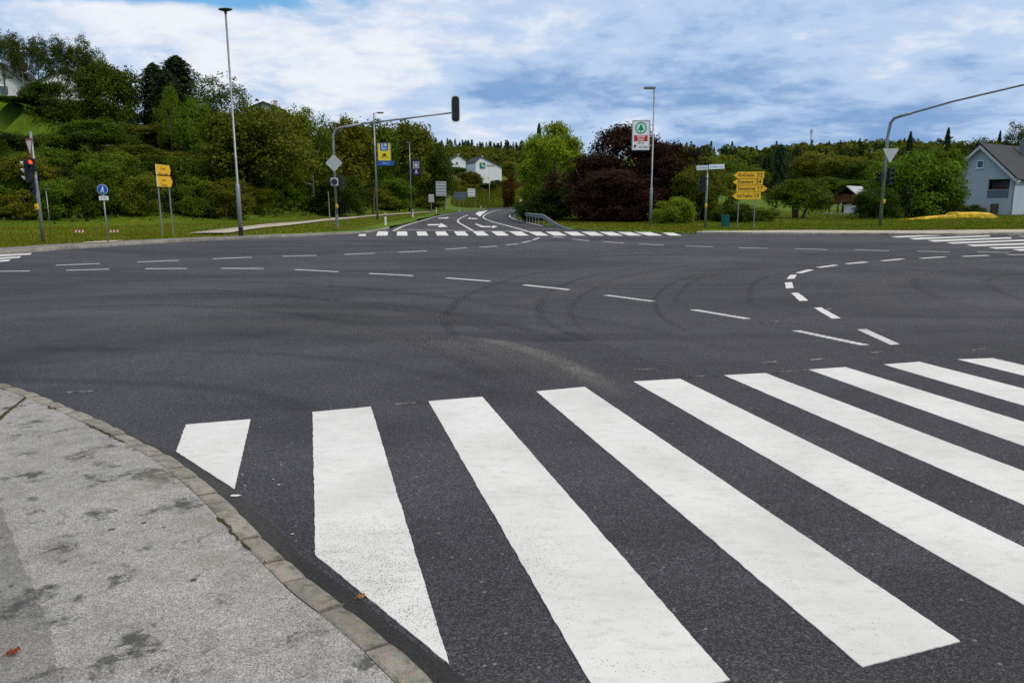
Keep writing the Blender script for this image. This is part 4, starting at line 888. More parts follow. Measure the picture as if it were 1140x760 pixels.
def tree(name, label, cat, kind, mk, px, pbase, ptop, wpx, Y_, group=None, rz=None, zoff=0, pos=None):
    if pos is None: p = at(px, pbase, Y_); x, y = p.x, Y_
    else: x, y = pos
    b = (x, y, T(x, y)+zoff); h = max(1.2, ZZ(px, ptop, y)-b[2]); w_ = wpx*y/FPX
    pr = PROTO[(kind, mk)]; cm, tm, H, Wd = pr[npt[0] % len(pr)]; npt[0] += 1
    t = thing(name, label, cat, b, random.uniform(0, 6.28) if rz is None else rz, group)
    for nm, me in (('trunk', tm), ('crown', cm)):
        o = bpy.data.objects.new(nm, me); COL.objects.link(o); o.parent = t; o.scale = (w_/Wd, w_/Wd, h/H)
    return t
# --- left hillside: upper trees by the houses
for a in [
    ('birch_tree', 'airy tall birch at the far left edge above the hillside lawn', 'airy', 'leaf_birch', 8, 118, 30, 40, 108),
    ('birch_tree', 'slim airy birch second from the left edge before the white house', 'airy', 'leaf_birch', 29, 118, 33, 32, 104),
    ('birch_tree', 'slim airy birch right of the leftmost white house wall', 'airy', 'leaf_birch', 47, 118, 36, 28, 106),
    ('birch_tree', 'airy birch left before the balconied white house on the hill', 'airy', 'leaf_birch', 68, 120, 35, 34, 101),
    ('birch_tree', 'tall airy birch right before the balconied white house on the hill', 'airy', 'leaf_birch', 91, 120, 38, 36, 103),
    ('birch_tree', 'lower airy birch sloping down to the dark rounded hilltop tree', 'airy', 'leaf_birch', 108, 120, 50, 30, 102),
    ('broadleaf_tree', 'dark rounded tree right of the birches on the hilltop', 'shrub', 'leaf_dark', 124, 124, 66, 56, 100),
    ('broadleaf_tree', 'dark low tree under the birches in front of the balconied house', 'shrub', 'leaf_dark', 60, 130, 88, 50, 92),
    ('conifer_tree', 'dark conifer, lower of the two on the left hilltop', 'fir', 'leaf_conifer', 175, 132, 71, 92, 104),
    ('conifer_tree', 'tallest dark conifer on the left hilltop', 'fir', 'leaf_conifer', 201, 132, 63, 124, 106),
    ('conifer_tree', 'dark conifer filling the gap between the two hilltop conifer tips', 'fir', 'leaf_conifer', 188, 132, 78, 84, 101),
    ('birch_tree', 'yellow green young tree with a pale trunk before the dark hilltop conifers', 'airy', 'leaf_green', 190, 140, 90, 26, 92),
    ('broadleaf_tree', 'rounded green tree at the right foot of the tallest hilltop conifer', 'broad', 'leaf_green', 216, 140, 104, 36, 90),
    ('poplar_tree', 'pale airy tree behind the tallest street lamp on the hilltop', 'airy', 'leaf_birch', 250, 138, 79, 58, 98),
    ('broadleaf_tree', 'big olive tree filling the slope right of the tallest street lamp', 'broad', 'leaf_olive', 280, 205, 112, 92, 80),
    ('broadleaf_tree', 'leafy olive green tree on the ridge right of the hidden gabled roof', 'broad', 'leaf_olive', 318, 180, 113, 60, 92),
    ('broadleaf_tree', 'green tree on the ridge above the mast arm bend', 'airy', 'leaf_green', 347, 180, 114, 52, 98),
    ('broadleaf_tree', 'olive tree on the ridge left of the yellow advert lamp', 'broad', 'leaf_olive', 388, 190, 126, 62, 105),
    ('broadleaf_tree', 'green tree on the ridge behind the top of the yellow advert lamp', 'broad', 'leaf_green', 414, 190, 130, 52, 112),
    ('broadleaf_tree', 'round dark olive oak standing highest behind the navy advert lamp', 'broad', 'leaf_olive', 456, 215, 130, 54, 150),
    ('broadleaf_tree', 'dark sloping tree crown between navy advert and the far white houses', 'broad', 'leaf_dark', 479, 222, 153, 42, 165),
    ('broadleaf_tree', 'low olive tree ending the left thicket before the far white houses', 'broad', 'leaf_olive', 494, 222, 188, 32, 185),
]:
    nm, lb, kd, mk, px, pb, pt, w_, Y_ = a; tree(nm, lb, 'tree', kd, mk, px, pb, pt, w_, Y_, group='trees on the left hillside')
ZN = ['at left edge behind the traffic light', 'just right of the far left traffic light', 'between left traffic light and blue path sign', 'behind the blue path sign', 'between blue path sign and slanted yellow sign', 'left behind the slanted yellow sign', 'right behind the slanted yellow sign', 'between slanted yellow sign and tallest lamp', 'behind the tallest street lamp', 'right of the tallest street lamp', 'between tallest lamp and mast arm pole', 'behind the mast arm pole', 'between mast arm pole and yellow advert lamp', 'behind the yellow advert panel', 'behind the navy advert panel', 'above the ribbed sign back']
RN = ['lowest thicket row', 'second thicket row up', 'third thicket row up', 'fourth thicket row up', 'row under hilltop trees']
CN = {'leaf_green': 'green', 'leaf_olive': 'olive', 'leaf_dark': 'dark green', 'leaf_rust': 'rusty brown'}
SIL = np.interp([8+31.2*i for i in range(16)], [0, 30, 60, 100, 150, 200, 235, 265, 300, 345, 390, 440, 470, 490, 505], [139, 136, 133, 138, 140, 142, 140, 138, 140, 138, 146, 152, 165, 186, 200])
rs = random.Random(21)
def march(px, d_target):
    y = np.arange(38, 240, .25); x = (px-570)/FPX*y*1.012; d, _, _, s = seg_d(x, y, FOOT); ok = np.nonzero((s > 0) & (d >= d_target))[0]
    return (float(x[ok[0]]), float(y[ok[0]])) if len(ok) else None
for zi in range(16):
    for ri in range(5):
        px = 14+31.2*zi+rs.uniform(-7, 7)+(16 if ri % 2 else 0)
        if ri == 4 and (zi == 0 or zi > 8): continue
        dd = [4.5, 11, 18, 26, 37][ri]*(.55 if zi > 11 else 1)+rs.uniform(-2.5, 2.5)
        p = march(px, max(.8, dd))
        if p is None or p[1] > 210: continue
        yt = [203, 183, 162, SIL[zi], 127][ri]+rs.uniform(-15, 9)
        if zi > 13: yt = max(yt, SIL[zi]+[40, 26, 12, 0, 0][ri])
        if zi < 4 and ri == 3: yt += 4
        u = rs.random()
        mk = 'leaf_olive' if (zi > 11 and u < .5) or (7 < zi < 10 and u < .6) or u < .22 else ('leaf_dark' if u > .72 else 'leaf_green')
        if zi > 12 and u > .93: mk = 'leaf_rust'
        kd = 'shrub' if ri < 1 or rs.random() < .5 or mk == 'leaf_rust' else rs.choice(['broad', 'broad', 'oval'])
        tree('shrub' if kd == 'shrub' else 'broadleaf_tree', f"{CN[mk]} {'shrub' if kd == 'shrub' else 'bushy tree'}, {RN[ri]}, {ZN[zi]}", 'shrub' if kd == 'shrub' else 'tree', kd, mk, px, 0, yt, rs.uniform(36, 60)*(.8 if zi > 12 else 1), p[1], 'thicket on the left hillside', pos=p)
# --- right of the far road
for a in [
    ('conifer_tree', 'slim dark conifer tip behind the bright green tree at the guard rail', 'conifer', 'leaf_conifer', 600, 238, 138, 30, 118),
    ('broadleaf_tree', 'bright yellow green tree left of the copper shrubs, behind the guard rail', 'full', 'leaf_bright', 617, 248, 134, 66, 76),
    ('broadleaf_tree', 'green tree at the far road bend, left flank of the bright green tree', 'full', 'leaf_green', 598, 243, 156, 38, 90),
    ('shrub', 'low rusty orange bush on the slope left of the bright green tree', 'shrub', 'leaf_rust', 574, 218, 190, 26, 235),
    ('copper_shrub', 'low dark copper shrub nearest the guard rail end', 'copper', 'leaf_purple', 660, 251, 168, 100, 70),
    ('copper_shrub', 'tallest copper leaved shrub left behind the white advert panel', 'copper', 'leaf_purple', 696, 252, 136, 100, 72),
    ('copper_shrub', 'copper leaved shrub behind the white advert lamp pole', 'copper', 'leaf_purple', 735, 252, 152, 84, 68),
    ('copper_shrub', 'dark copper shrub in the middle front of the copper group', 'copper', 'leaf_purple', 683, 251, 186, 96, 64),
    ('shrub', 'dark green bush growing into the copper shrubs behind the guard rail', 'shrub', 'leaf_dark', 612, 250, 204, 60, 70),
    ('shrub', 'pale leafy bush climbing the left wall of the far emblem building', 'shrub', 'leaf_birch', 531, 206, 194, 12, 322),
    ('shrub', 'dark bush against the right wall base of the far emblem building', 'shrub', 'leaf_dark', 553, 210, 200, 13, 322),
    ('shrub', 'yellow bush by the far road bend beside the bright green tree', 'shrub', 'leaf_bright', 582, 232, 206, 18, 215),
    ('shrub', 'yellow green bush at the foot of the white advert lamp pole', 'shrub', 'leaf_bright', 748, 252, 218, 44, 57),
    ('shrub', 'olive green bush left behind the street name traffic light', 'shrub', 'leaf_olive', 772, 252, 182, 50, 64),
    ('shrub', 'tall green bush right behind the street name traffic light', 'shrub', 'leaf_olive', 798, 252, 188, 44, 66),
    ('shrub', 'low dark bush behind the teal litter bin', 'shrub', 'leaf_dark', 815, 252, 226, 50, 60),
    ('shrub', 'low green bush right of the arrow board posts', 'shrub', 'leaf_green', 848, 250, 232, 34, 64),
    ('broadleaf_tree', 'round multi stemmed green tree alone in the meadow right of the arrow boards', 'multi', 'leaf_green', 886, 247, 197, 66, 74),
    ('shrub', 'small bush in the meadow just right of the lone round tree', 'shrub', 'leaf_olive', 912, 240, 206, 24, 110),
    ('broadleaf_tree', 'large dark green tree behind the right mast arm pole', 'shrub', 'leaf_green', 1010, 246, 166, 80, 76),
    ('broadleaf_tree', 'large green tree between the mast arm pole and the pale blue house', 'shrub', 'leaf_green', 1044, 245, 160, 52, 80),
    ('broadleaf_tree', 'bright green tree top between the barn and the right mast arm pole', 'shrub', 'leaf_green', 985, 244, 182, 48, 84),
    ('shrub', 'dark bush under the large trees right of the barn', 'shrub', 'leaf_dark', 975, 246, 208, 44, 72),
    ('shrub', 'dark green bush at the left wall of the pale blue house', 'shrub', 'leaf_dark', 1052, 245, 206, 40, 74),
    ('shrub', 'low hedge bush in front of the pale blue house wall', 'shrub', 'leaf_dark', 1078, 243, 234, 30, 82),
]:
    nm, lb, kd, mk, px, pb, pt, w_, Y_ = a; tree(nm, lb, 'shrub' if 'shrub' in nm else 'tree', kd, mk, px, pb, pt, w_, Y_)
# --- front edge of the far wood on the right: trees one can tell apart
for px, pt, w_, Y_, kd, mk, lb in [
    (866, 161, 44, 255, 'fir', 'leaf_conifer', 'dark pointed conifer above the lone round meadow tree'),
    (884, 163, 46, 260, 'fir', 'leaf_conifer', 'tallest conifer of the dark pair above the lone round meadow tree'),
    (852, 172, 40, 270, 'fir', 'leaf_conifer', 'dark conifer rising over the arrow boards'),
    (906, 168, 44, 240, 'broad', 'leaf_olive', 'olive tree at the wood edge above the barn, left'),
    (936, 172, 46, 230, 'broad', 'leaf_olive', 'olive tree at the wood edge straight above the barn roof'),
    (960, 176, 40, 225, 'broad', 'leaf_dark', 'dark tree at the wood edge right of the barn roof'),
    (832, 184, 40, 240, 'broad', 'leaf_green', 'green tree at the wood edge behind the arrow boards'),
    (806, 178, 40, 250, 'broad', 'leaf_green', 'green tree at the wood edge behind the street name plates'),
    (782, 172, 38, 260, 'broad', 'leaf_olive', 'olive tree at the wood edge right of the copper shrubs'),
    (918, 196, 40, 190, 'broad', 'leaf_dark', 'dark tree at the meadow edge left of the barn'),
    (950, 200, 36, 180, 'broad', 'leaf_green', 'green tree behind the barn'),
    (1007, 147, 24, 300, 'conifer', 'leaf_conifer', 'tall conifer on the ridge right beside the right mast arm pole'),
    (1048, 143, 26, 300, 'conifer', 'leaf_conifer', 'tall conifer on the ridge left of the house gable'),
    (1128, 134, 34, 210, 'airy', 'leaf_dark', 'dark airy tree rising over the pale blue house roof'),
    (1105, 146, 18, 260, 'conifer', 'leaf_conifer', 'thin conifer on the ridge above the pale blue house roof'),
    (1080, 152, 44, 240, 'broad', 'leaf_dark', 'dark broad tree behind the gable of the pale blue house'),
    (544, 204, 20, 308, 'broad', 'leaf_dark', 'dark bush under the sign on the far white gabled building'),
    (522, 190, 24, 300, 'broad', 'leaf_olive', 'olive tree left in front of the far white gabled building'),
    (509, 199, 22, 280, 'broad', 'leaf_olive', 'brownish olive tree below the smaller far white house'),
    (507, 185, 26, 335, 'broad', 'leaf_dark', 'dark tree hiding the lower walls of the smaller far white house'),
    (568, 178, 22, 350, 'broad', 'leaf_olive', 'olive tree right of the far white gabled building'),
]:
    tree('conifer_tree' if kd in ('conifer', 'fir') else 'broadleaf_tree', lb, 'tree', kd, mk, px, 225, pt, w_, Y_, 'trees at the edge of the far wood')
# --- the far wood itself
def wood(name, label, n, region, kind, mk, seed, hr, wr, quads):
    rng = np.random.default_rng(seed); V = []; cnt = 0
    while cnt < n:
        x, y = region(rng); 
        if kind == 'c': H = rng.uniform(*hr); W_ = H*rng.uniform(.40, .52); C, nn = conifer_pts(rng, H, W_, 9, quads, .6); s_ = 1.5; asp = .4
        else:
            H = rng.uniform(*hr); W_ = H*rng.uniform(*wr); C, nn, _ = crown_pts(rng, H, W_, .1*H, 9, quads//6, 6, .5, .42); s_ = 1.45; asp = .7
        z = T(x, y)-.5; m = len(C); a = rng.normal(size=(m, 3)); a = unit(a-(a*nn).sum(1, keepdims=True)*nn); b = np.cross(nn, a); L = (s_*rng.uniform(.6, 1.3, m))[:, None]/2
        C = C+np.array([x, y, z]); V.append(np.stack([C-a*L, C+b*L*asp, C+a*L, C-b*L*asp], 1).reshape(-1, 3)); cnt += 1
    me = quads_mesh(name, np.concatenate(V), M[mk]); o = bpy.data.objects.new(name, me); COL.objects.link(o); tag(o, label, 'wood', None, 'stuff')
def reg(x0, x1, y0, y1):
    def f(r):
        while True:
            px = r.uniform(x0, x1); y = r.uniform(y0, y1); x = (px-570)/829*y
            return x, y
    return f
wood('forest', 'mixed olive broadleaf wood covering the far ridge', 420, reg(745, 1180, 270, 610), 'b', 'leaf_olive', 3, (7, 12.5), (.8, 1.15), 270)
wood('forest', 'green broadleaf trees mixed through the far ridge wood', 240, reg(745, 1180, 270, 600), 'b', 'leaf_dark', 4, (7, 13), (.8, 1.1), 270)
wood('forest', 'dark conifers mixed through the far ridge wood', 100, reg(745, 1180, 330, 640), 'c', 'leaf_conifer', 5, (7, 14), None, 260)
wood('forest', 'dark conifer wood on the distant ridge beyond the far road', 210, reg(480, 640, 510, 640), 'c', 'leaf_conifer', 6, (11, 17), None, 260)
wood('forest', 'olive wood below the distant conifer ridge beyond the far road', 190, reg(485, 640, 400, 520), 'b', 'leaf_olive', 8, (9, 14), (.75, 1), 220)
# --- undergrowth and grass
rng = np.random.default_rng(77)
px = rng.uniform(-60, 505, 60000); y = rng.uniform(44, 190, 60000); x = (px-570)/829*y
d, _, _, s = seg_d(x, y, FOOT); k = (s > 0) & (d < 36) & (d > 2.+3.5*rng.random(len(d))); x, y, d = x[k][:26000], y[k][:26000], d[k][:26000]; z = Tn(x, y)
C = np.stack([x, y, z+rng.uniform(.02, 1, len(x))**1.5*1.3*np.clip(d/2, .25, 1)], 1); me = leaf_obj('undergrowth', C, unit(rng.normal(size=C.shape)+np.array([0, -.2, .8])), .38, M['leaf_dark'], rng)
o = bpy.data.objects.new('undergrowth', me); COL.objects.link(o); tag(o, 'low dark undergrowth between the shrubs of the left slope', 'undergrowth', None, 'stuff')
def blades(name, label, pts, hmin, hmax, seed, mk='grass_blade', wd=.05):
    r = np.random.default_rng(seed); n = len(pts); x, y = pts[:, 0], pts[:, 1]; z = Tn(x, y); h = r.uniform(hmin, hmax, n); a = r.uniform(0, 6.28, n); lx, ly = r.normal(size=n)*.35*h, r.normal(size=n)*.35*h
    b = np.stack([x, y, z-.02], 1); sd = np.stack([np.cos(a), np.sin(a), 0*a], 1)*(wd*r.uniform(.6, 1.4, n))[:, None]; up = np.stack([lx, ly, h], 1)
    V = np.stack([b-sd, b+sd, b+up+sd*.25, b+up-sd*.25], 1).reshape(-1, 3); me = quads_mesh(name, V, M[mk]); o = bpy.data.objects.new(name, me); COL.objects.link(o); tag(o, label, 'grass', None, 'stuff')
def grass_pts(x0, x1, y0, y1, n, dmin, dmax, seed):
    r = np.random.default_rng(seed); px = r.uniform(x0, x1, n); y = y0+(y1-y0)*r.random(n)**1.4; x = (px-570)/829*y
    d, _, _, _ = seg_d(x, y, ASPH, True); ok = ~inside(x, y, ASPH) & (d > dmin) & (d < dmax)
    pd, _, _, _ = seg_d(x, y, np.array(pl)); ok &= pd > 1.15
    return np.stack([x[ok], y[ok]], 1)
blades('grass', 'unmown grass of the left verge', grass_pts(-40, 545, 26, 160, 110000, 1.62, 40, 1), .04, .15, 2, wd=.035)
blades('grass', 'grass between the far right pavement and the meadow', grass_pts(600, 1180, 42, 110, 90000, 4.1, 50, 3), .04, .15, 4, wd=.035)
blades('grass', 'grass strip under the guard rail and copper shrubs', grass_pts(565, 780, 42, 120, 26000, .25, 6, 5), .05, .18, 6, wd=.035)
r_ = np.random.default_rng(31); y_ = r_.uniform(245, 345, 16000); x_ = (r_.uniform(505, 600, 16000)-570)/829*y_; k_ = ~inside(x_, y_, ASPH); d_, _, _, s_ = seg_d(x_, y_, FOOT); k_ &= (s_ > 0); blades('rough_grass', 'dry tangled grass on the slope under the far emblem building', np.stack([x_, y_], 1)[k_], .3, 1.3, 32, 'leaf_olive', .25)
pp = grass_pts(-40, 440, 26, 70, 2600, 2.2, 14, 8); blades('wild_flowers', 'pale seed heads scattered in the left verge grass', pp, .12, .3, 9, 'leaf_bright', .015)

# ================================================================== buildings
def slab(mb, p0, p1, p2, p3, th):            # roof slab through four points, thickened downward
    n_ = (Vector(p1)-Vector(p0)).cross(Vector(p3)-Vector(p0)).normalized()
    if n_.z < 0: n_ = -n_
    q = [Vector(p)-n_*th for p in (p0, p1, p2, p3)]; mb.add([p0, p1, p2, p3]+[tuple(v) for v in q], [(0, 1, 2, 3), (7, 6, 5, 4), (0, 4, 5, 1), (1, 5, 6, 2), (2, 6, 7, 3), (3, 7, 4, 0)])
def window(parent, x, z, w_, h_, yf=0):
    mb = MB(); f = .07
    for a in ((x-w_/2-f/2, z, f, h_+2*f), (x+w_/2+f/2, z, f, h_+2*f)): mb.box((a[0], yf-.02, a[1]), (a[2], .10, a[3]))
    for zz_ in (z-h_/2-f/2, z+h_/2+f/2): mb.box((x, yf-.02, zz_), (w_, .10, f))
    o = mb.build('window', M['white'], parent); mb = MB(); mb.box((x, yf-.005, z), (w_, .02, h_)); mb.build('pane', M['glass'], o); mb = MB(); mb.box((x, yf-.06, z-h_/2-.1), (w_+.3, .16, .05)); mb.build('sill', M['white'], o); return o
def gable_house(label, b, rz, xl, xr, zl, za, zr, L, wall, roof, cat='house', over=.5, wins=(), name='house'):
    """gable faces local -Y; ridge at x=0; eaves at xl/xr with heights zl/zr"""
    t = thing(name, label, cat, b, rz); sl, sr = (za-zl)/-xl, (za-zr)/xr
    mb = MB(); mb.prism([(xl, -1.5), (xr, -1.5), (xr, zr), (0, za), (xl, zl)], 0, L); w_ = mb.build('wall', M[wall], t)
    mb = MB(); e = over; up = .06
    slab(mb, (0, -e, za+up+.12), (0, L+e, za+up+.12), (xl-e, L+e, zl-e*sl+up+.12), (xl-e, -e, zl-e*sl+up+.12), .18)
    slab(mb, (.004, -e, za+up+.12), (xr+e, -e, zr-e*sr+up+.12), (xr+e, L+e, zr-e*sr+up+.12), (.004, L+e, za+up+.12), .18)
    rf = mb.build('roof', M[roof], t)
    mb = MB(); mb.box((xr*.35, L*.6, za+.1), (.6, .6, 1.6)); mb.box((xr*.35, L*.6, za+.95), (.75, .75, .12)); mb.build('chimney', M[wall], rf)
    for (x, z, ww, hh) in wins: window(t, x, z, ww, hh)
    return t, w_, rf
# white house, far left
def hb(px, Y_): x = at(px, 110, Y_).x; return (x, Y_, T(x, Y_))
b = hb(4, 114); gable_house('white house wall glimpsed behind the leftmost birches on the hill', b, R(10), -5, 3.6, hz(b, 4, 84), hz(b, 4, 70), hz(b, 4, 96), 9, 'wall_white', 'roof_dark', wins=[(.2, hz(b, 5, 101), 1.1, 1.2), (-2.5, hz(b, 5, 101), 1.1, 1.2)])
b = hb(76, 116); t, w_, rf = gable_house('white house with balcony rails behind the broad birch on the hill', b, R(32), -3.4, 3.4, hz(b, 76, 92), hz(b, 76, 76), hz(b, 76, 92), 7, 'wall_white', 'roof_dark', wins=[(-1.5, hz(b, 76, 104), 1.0, 1.3), (1.4, hz(b, 76, 104), 1.0, 1.3)])
mb = MB(); zb = hz(b, 76, 111); mb.box((0, -.7, zb-.1), (6.4, 1.4, .15)); bl = mb.build('balcony', M['wall_white'], t)
for i in range(5): mb = MB(); mb.box((0, -1.38, zb+.2+i*.17), (6.4, .04, .10)); mb.build('rail', M['wood_pale'], bl)
b = hb(293, 128); gable_house('cream house with a dark gabled roof peeping over the left ridge trees', b, R(8), -3.0, 3.0, hz(b, 293, 122.5), hz(b, 291, 114.3), hz(b, 293, 122.5), 9, 'wall_cream', 'roof_dark', over=.4)
# far white building with the green emblem
b = (at(536, 205, 330).x, 330, T(at(536, 205, 330).x, 330)); k = pxm(330)
t, w_, rf = gable_house('white gabled building with a green square emblem on the far hillside', b, R(20), -2.5, 22*k/.94, hz(b, 536, 180), hz(b, 536, 174.6), hz(b, 536, 186), 14, 'wall_white', 'roof_grey', 'building', .5)
zc = hz(b, 537, 184.5); mb = MB(); mb.box((.5, -.06, zc), (2.5, .1, 2.5)); s = mb.build('emblem', M['green'], t)
mb = MB(); mb.tube([(-.35, 0, .85), (.1, 0, .7), (-.35, 0, .15), (.1, 0, -.05), (.6, 0, -.2), (.75, 0, -.75)], [.05, .2, .22, .25, .24, .08], 8, True, Matrix.Translation((.5, -.12, zc)) @ Matrix.Diagonal((1, .15, 1, 1))); mb.build('swoosh', M['white'], s)
text_mesh('Savna', 1.15, 'lettering', M['ink'], t, (4.1, -.03, zc+.1), wmax=3.6, bold=.02)
b = (at(511, 190, 365).x, 365, T(at(511, 190, 365).x, 365)); gable_house('smaller white gabled house on the far hillside, left of the green emblem building', b, R(18), -4, 3.4, hz(b, 511, 178), hz(b, 511, 173), hz(b, 511, 178.5), 10, 'wall_white', 'roof_grey', wins=[(-1, hz(b, 511, 182), 1, 1.1)])
# pale blue house on the right
hx = at(1094, 160, 88).x; b = (hx, 88.0, T(hx, 88.0)); RZ = R(-56)
za = hz(b, 1093, 160.5); HWL, HWR = -3.85, 3.85; zr = za-3.85*.97; L = 8.6
t = thing('house', 'pale blue gabled house with dark tiled roof and a recessed balcony at the right', 'house', b, RZ)
lx0, lx1 = 1.05, 3.30; q = at(1116, 199.5, 86.2).z-b[2]; lz1, lz0 = q, at(1116, 220.5, 86.2).z-b[2]
mb = MB(); o = [(HWL, -1), (HWR, -1), (HWR, lz0), (lx0, lz0), (lx0, lz1), (lx1, lz1), (lx1, lz0+.001), (HWR, lz0+.001), (HWR, zr), (0, za-.1), (HWL, zr)]
mb.prism([(HWL, -1), (HWR, -1), (HWR, lz0), (HWL, lz0)], 0, .3); mb.prism([(HWL, lz0), (lx0, lz0), (lx0, lz1), (HWL, lz1)], 0, .3); mb.prism([(lx1, lz0), (HWR, lz0), (HWR, lz1), (lx1, lz1)], 0, .3)
zcut = lambda x: za-.1-abs(x)*.97
mb.prism([(HWL, lz1), (HWR, lz1), (HWR, max(lz1+.01, zcut(HWR))), (0, za-.1), (HWL, zcut(HWL))] if zcut(HWR) > lz1 else [(-(za-.1-lz1)/.97, lz1), ((za-.1-lz1)/.97, lz1), (0, za-.1)], 0, .3)
mb.box(((HWL+.15), L/2, zr/2-.5), (.3, L-.6, zr+1)); mb.box(((HWR-.15), L/2, zr/2-.5), (.3, L-.6, zr+1)); mb.prism([(HWL, -1), (HWR, -1), (HWR, zr), (0, za-.1), (HWL, zr)], L-.3, L)
mb.build('wall', M['wall_blue'], t)
mb = MB(); mb.box(((lx0+lx1)/2, 1.6, (lz0+lz1)/2), (lx1-lx0+.6, .1, lz1-lz0+.4)); mb.box(((lx0+lx1)/2, .95, lz0-.06), (lx1-lx0+.4, 1.3, .1)); lg = mb.build('loggia', M['galv_dk'], t)
mb = MB(); mb.box(((lx0+lx1)/2, .06, lz0+.45), (lx1-lx0-.02, .02, .86)); mb.build('glass_rail', M['bluepanel'], lg)
mb = MB(); mb.tube([(lx0+.02, .05, lz0+.92), (lx1-.02, .05, lz0+.92)], .03, 8); mb.build('handrail', M['visor'], lg)
mb = MB(); mb.box((2.35, .22, lz0+.95), (.8, .2, .2)); fb = mb.build('flower_box', M['black'], lg)
rng = np.random.default_rng(5); C = np.array([2.35, .2, lz0+1.15])+rng.normal(size=(240, 3))*np.array([.3, .1, .11]); o = bpy.data.objects.new('flowers', leaf_obj('flowers', C, unit(rng.normal(size=C.shape)), .13, M['flower'], rng)); COL.objects.link(o); o.parent = fb
window(t, 0, at(1093, 183, 88).z-b[2], .62, .74)
mb = MB(); e = .55; s_ = .97
slab(mb, (0, -e, za+.1), (0, L+e, za+.1), (HWL-e, L+e, zr-e*s_+.2), (HWL-e, -e, zr-e*s_+.2), .16); slab(mb, (.004, -e, za+.1), (HWR+e, -e, zr-e*s_+.2), (HWR+e, L+e, zr-e*s_+.2), (.004, L+e, za+.1), .16)
rf = mb.build('roof', M['roof_grey'], t)
mb = MB()
for sg in (-1, 1):
    x1 = sg*(3.85+e-.02); mb.prism([(0, za-.1), (x1, zr-e*s_+.02), (x1, zr-e*s_-.36), (0, za-.5)], -e+.01, -e+.06); mb.prism([(0, za-.12), (x1, zr-e*s_), (x1, zr-e*s_-.05), (0, za-.17)], -e+.065, -.005)
mb.build('bargeboard', M['fascia'], rf)
mb = MB(); mb.box((1.2, L-1.2, za-.4), (.55, .55, 1.9)); mb.box((1.2, L-1.2, za+.6), (.7, .7, .1)); mb.build('chimney', M['galv_dk'], rf)
mb = MB(); mb.tube([(HWR-.06, -.06, -.5), (HWR-.06, -.06, zr-.3)], .05, 8); mb.build('downpipe', M['galv_dk'], t)
mb = MB()
for i in range(14): mb.box((HWR+.35, -e+.3+i*(L+.4)/13, zr-.28), (.12, (L+.4)/13-.004, .12))
mb.build('gutter', M['galv_dk'], rf)
# meter cupboard in front of the house
p = at(1106, 240, 84.5); b2 = (p.x, 84.5, T(p.x, 84.5)); t = thing('meter_cupboard', 'dark weathered cupboard standing against the pale blue house wall', 'cupboard', b2, RZ*.6)
zt = hz(b2, 1106, 226.5); mb = MB(); mb.box((0, 0, zt/2), (.85, .4, zt), bev=.03); c = mb.build('body', M['galv_dk'], t); mb = MB(); mb.box((0, -.03, zt+.04), (1.05, .55, .07)); mb.build('lid', M['fascia'], t)
for x in (-.2, .2): mb = MB(); mb.box((x, -.215, zt*.5), (.36, .03, zt*.8)); mb.build('door', M['bark'], c)
# yellow covered pile
def pile(label, pts, w_, hts, seed):
    r_ = random.Random(seed); bx, by = pts[0]; t = None; l = resample(smooth_line(pts, 1), .5); n_ = len(l); mb = MB(); m_ = 9; vs = []
    for i, p in enumerate(l):
        u = i/(n_-1); h_ = float(np.interp(u, *hts))*(1+.03*math.sin(i*1.3)+r_.uniform(-.03, .03)); ww = w_*(.35+.65*min(1, h_/max(hts[1])))
        for j in range(m_):
            a = math.pi*j/(m_-1); c = math.cos(a); sgn = 1 if c > 0 else -1; x = p[0]; y = p[1]+ww*sgn*abs(c)**.55
            vs.append((x-bx+r_.uniform(-.09, .09), y-by+r_.uniform(-.04, .04), T(x, y)-T(bx, by)-.03+h_*math.sin(a)**.38*(1+r_.uniform(-.07, .07))))
    mb.add(vs, [(i*m_+j, i*m_+j+1, (i+1)*m_+j+1, (i+1)*m_+j) for i in range(n_-1) for j in range(m_-1)]+[list(range(m_)), list(range((n_-1)*m_, n_*m_))[::-1]])
    o = mb.build('covered_pile', M['tarp'], None, False); o.location = (bx, by, T(bx, by)); tag(o, label, 'tarpaulin', 'yellow tarpaulin covers by the house')
xx = lambda px, Y_: (at(px, 245, Y_).x, Y_)
pile('low narrow end of yellow tarpaulin tapering left over the grass by the house', [xx(992, 66), xx(1012, 67), xx(1035, 68), xx(1062, 68)], .5, ([0, .3, .75, 1], [.04, .14, .30, .36]), 2)
pile('thick yellow tarpaulin covered heap in front of the pale blue house', [xx(1056, 70), xx(1075, 70), xx(1095, 70), xx(1105, 70)], .9, ([0, .1, .8, 1], [.4, .58, .56, .3]), 4)
# hay barn
b = (at(941, 243, 92).x, 92, T(at(941, 243, 92).x, 92)); k = pxm(92); zp = lambda py: hz(b, 941, py)
t = thing('hay_barn', 'small open timber barn with a brown plank gable in the meadow', 'barn', b, R(-40)); xl, xr = -21*k, 21*k; za, ze = zp(206.8), zp(225); L = 6
mb = MB(); slab(mb, (0, -.5, za), (0, L, za), (xl-.3, L, ze-.2), (xl-.3, -.5, ze-.2), .1); mb.build('roof', M['roof_dark'], t)
mb = MB(); slab(mb, (.004, -.5, za), (xr+.3, -.5, ze-.2), (xr+.3, L, ze-.2), (.004, L, za), .1); mb.build('roof', M['roof_metal'], t)
mb = MB(); zm = zp(216); f = (za-.15-zm)/(za-ze); mb.prism([(xl+.1, ze-.05), (xr-.1, ze-.05), (xr*f, zm), (xl*f, zm)], 0, .08); mb.build('plank_gable', M['wood'], t)
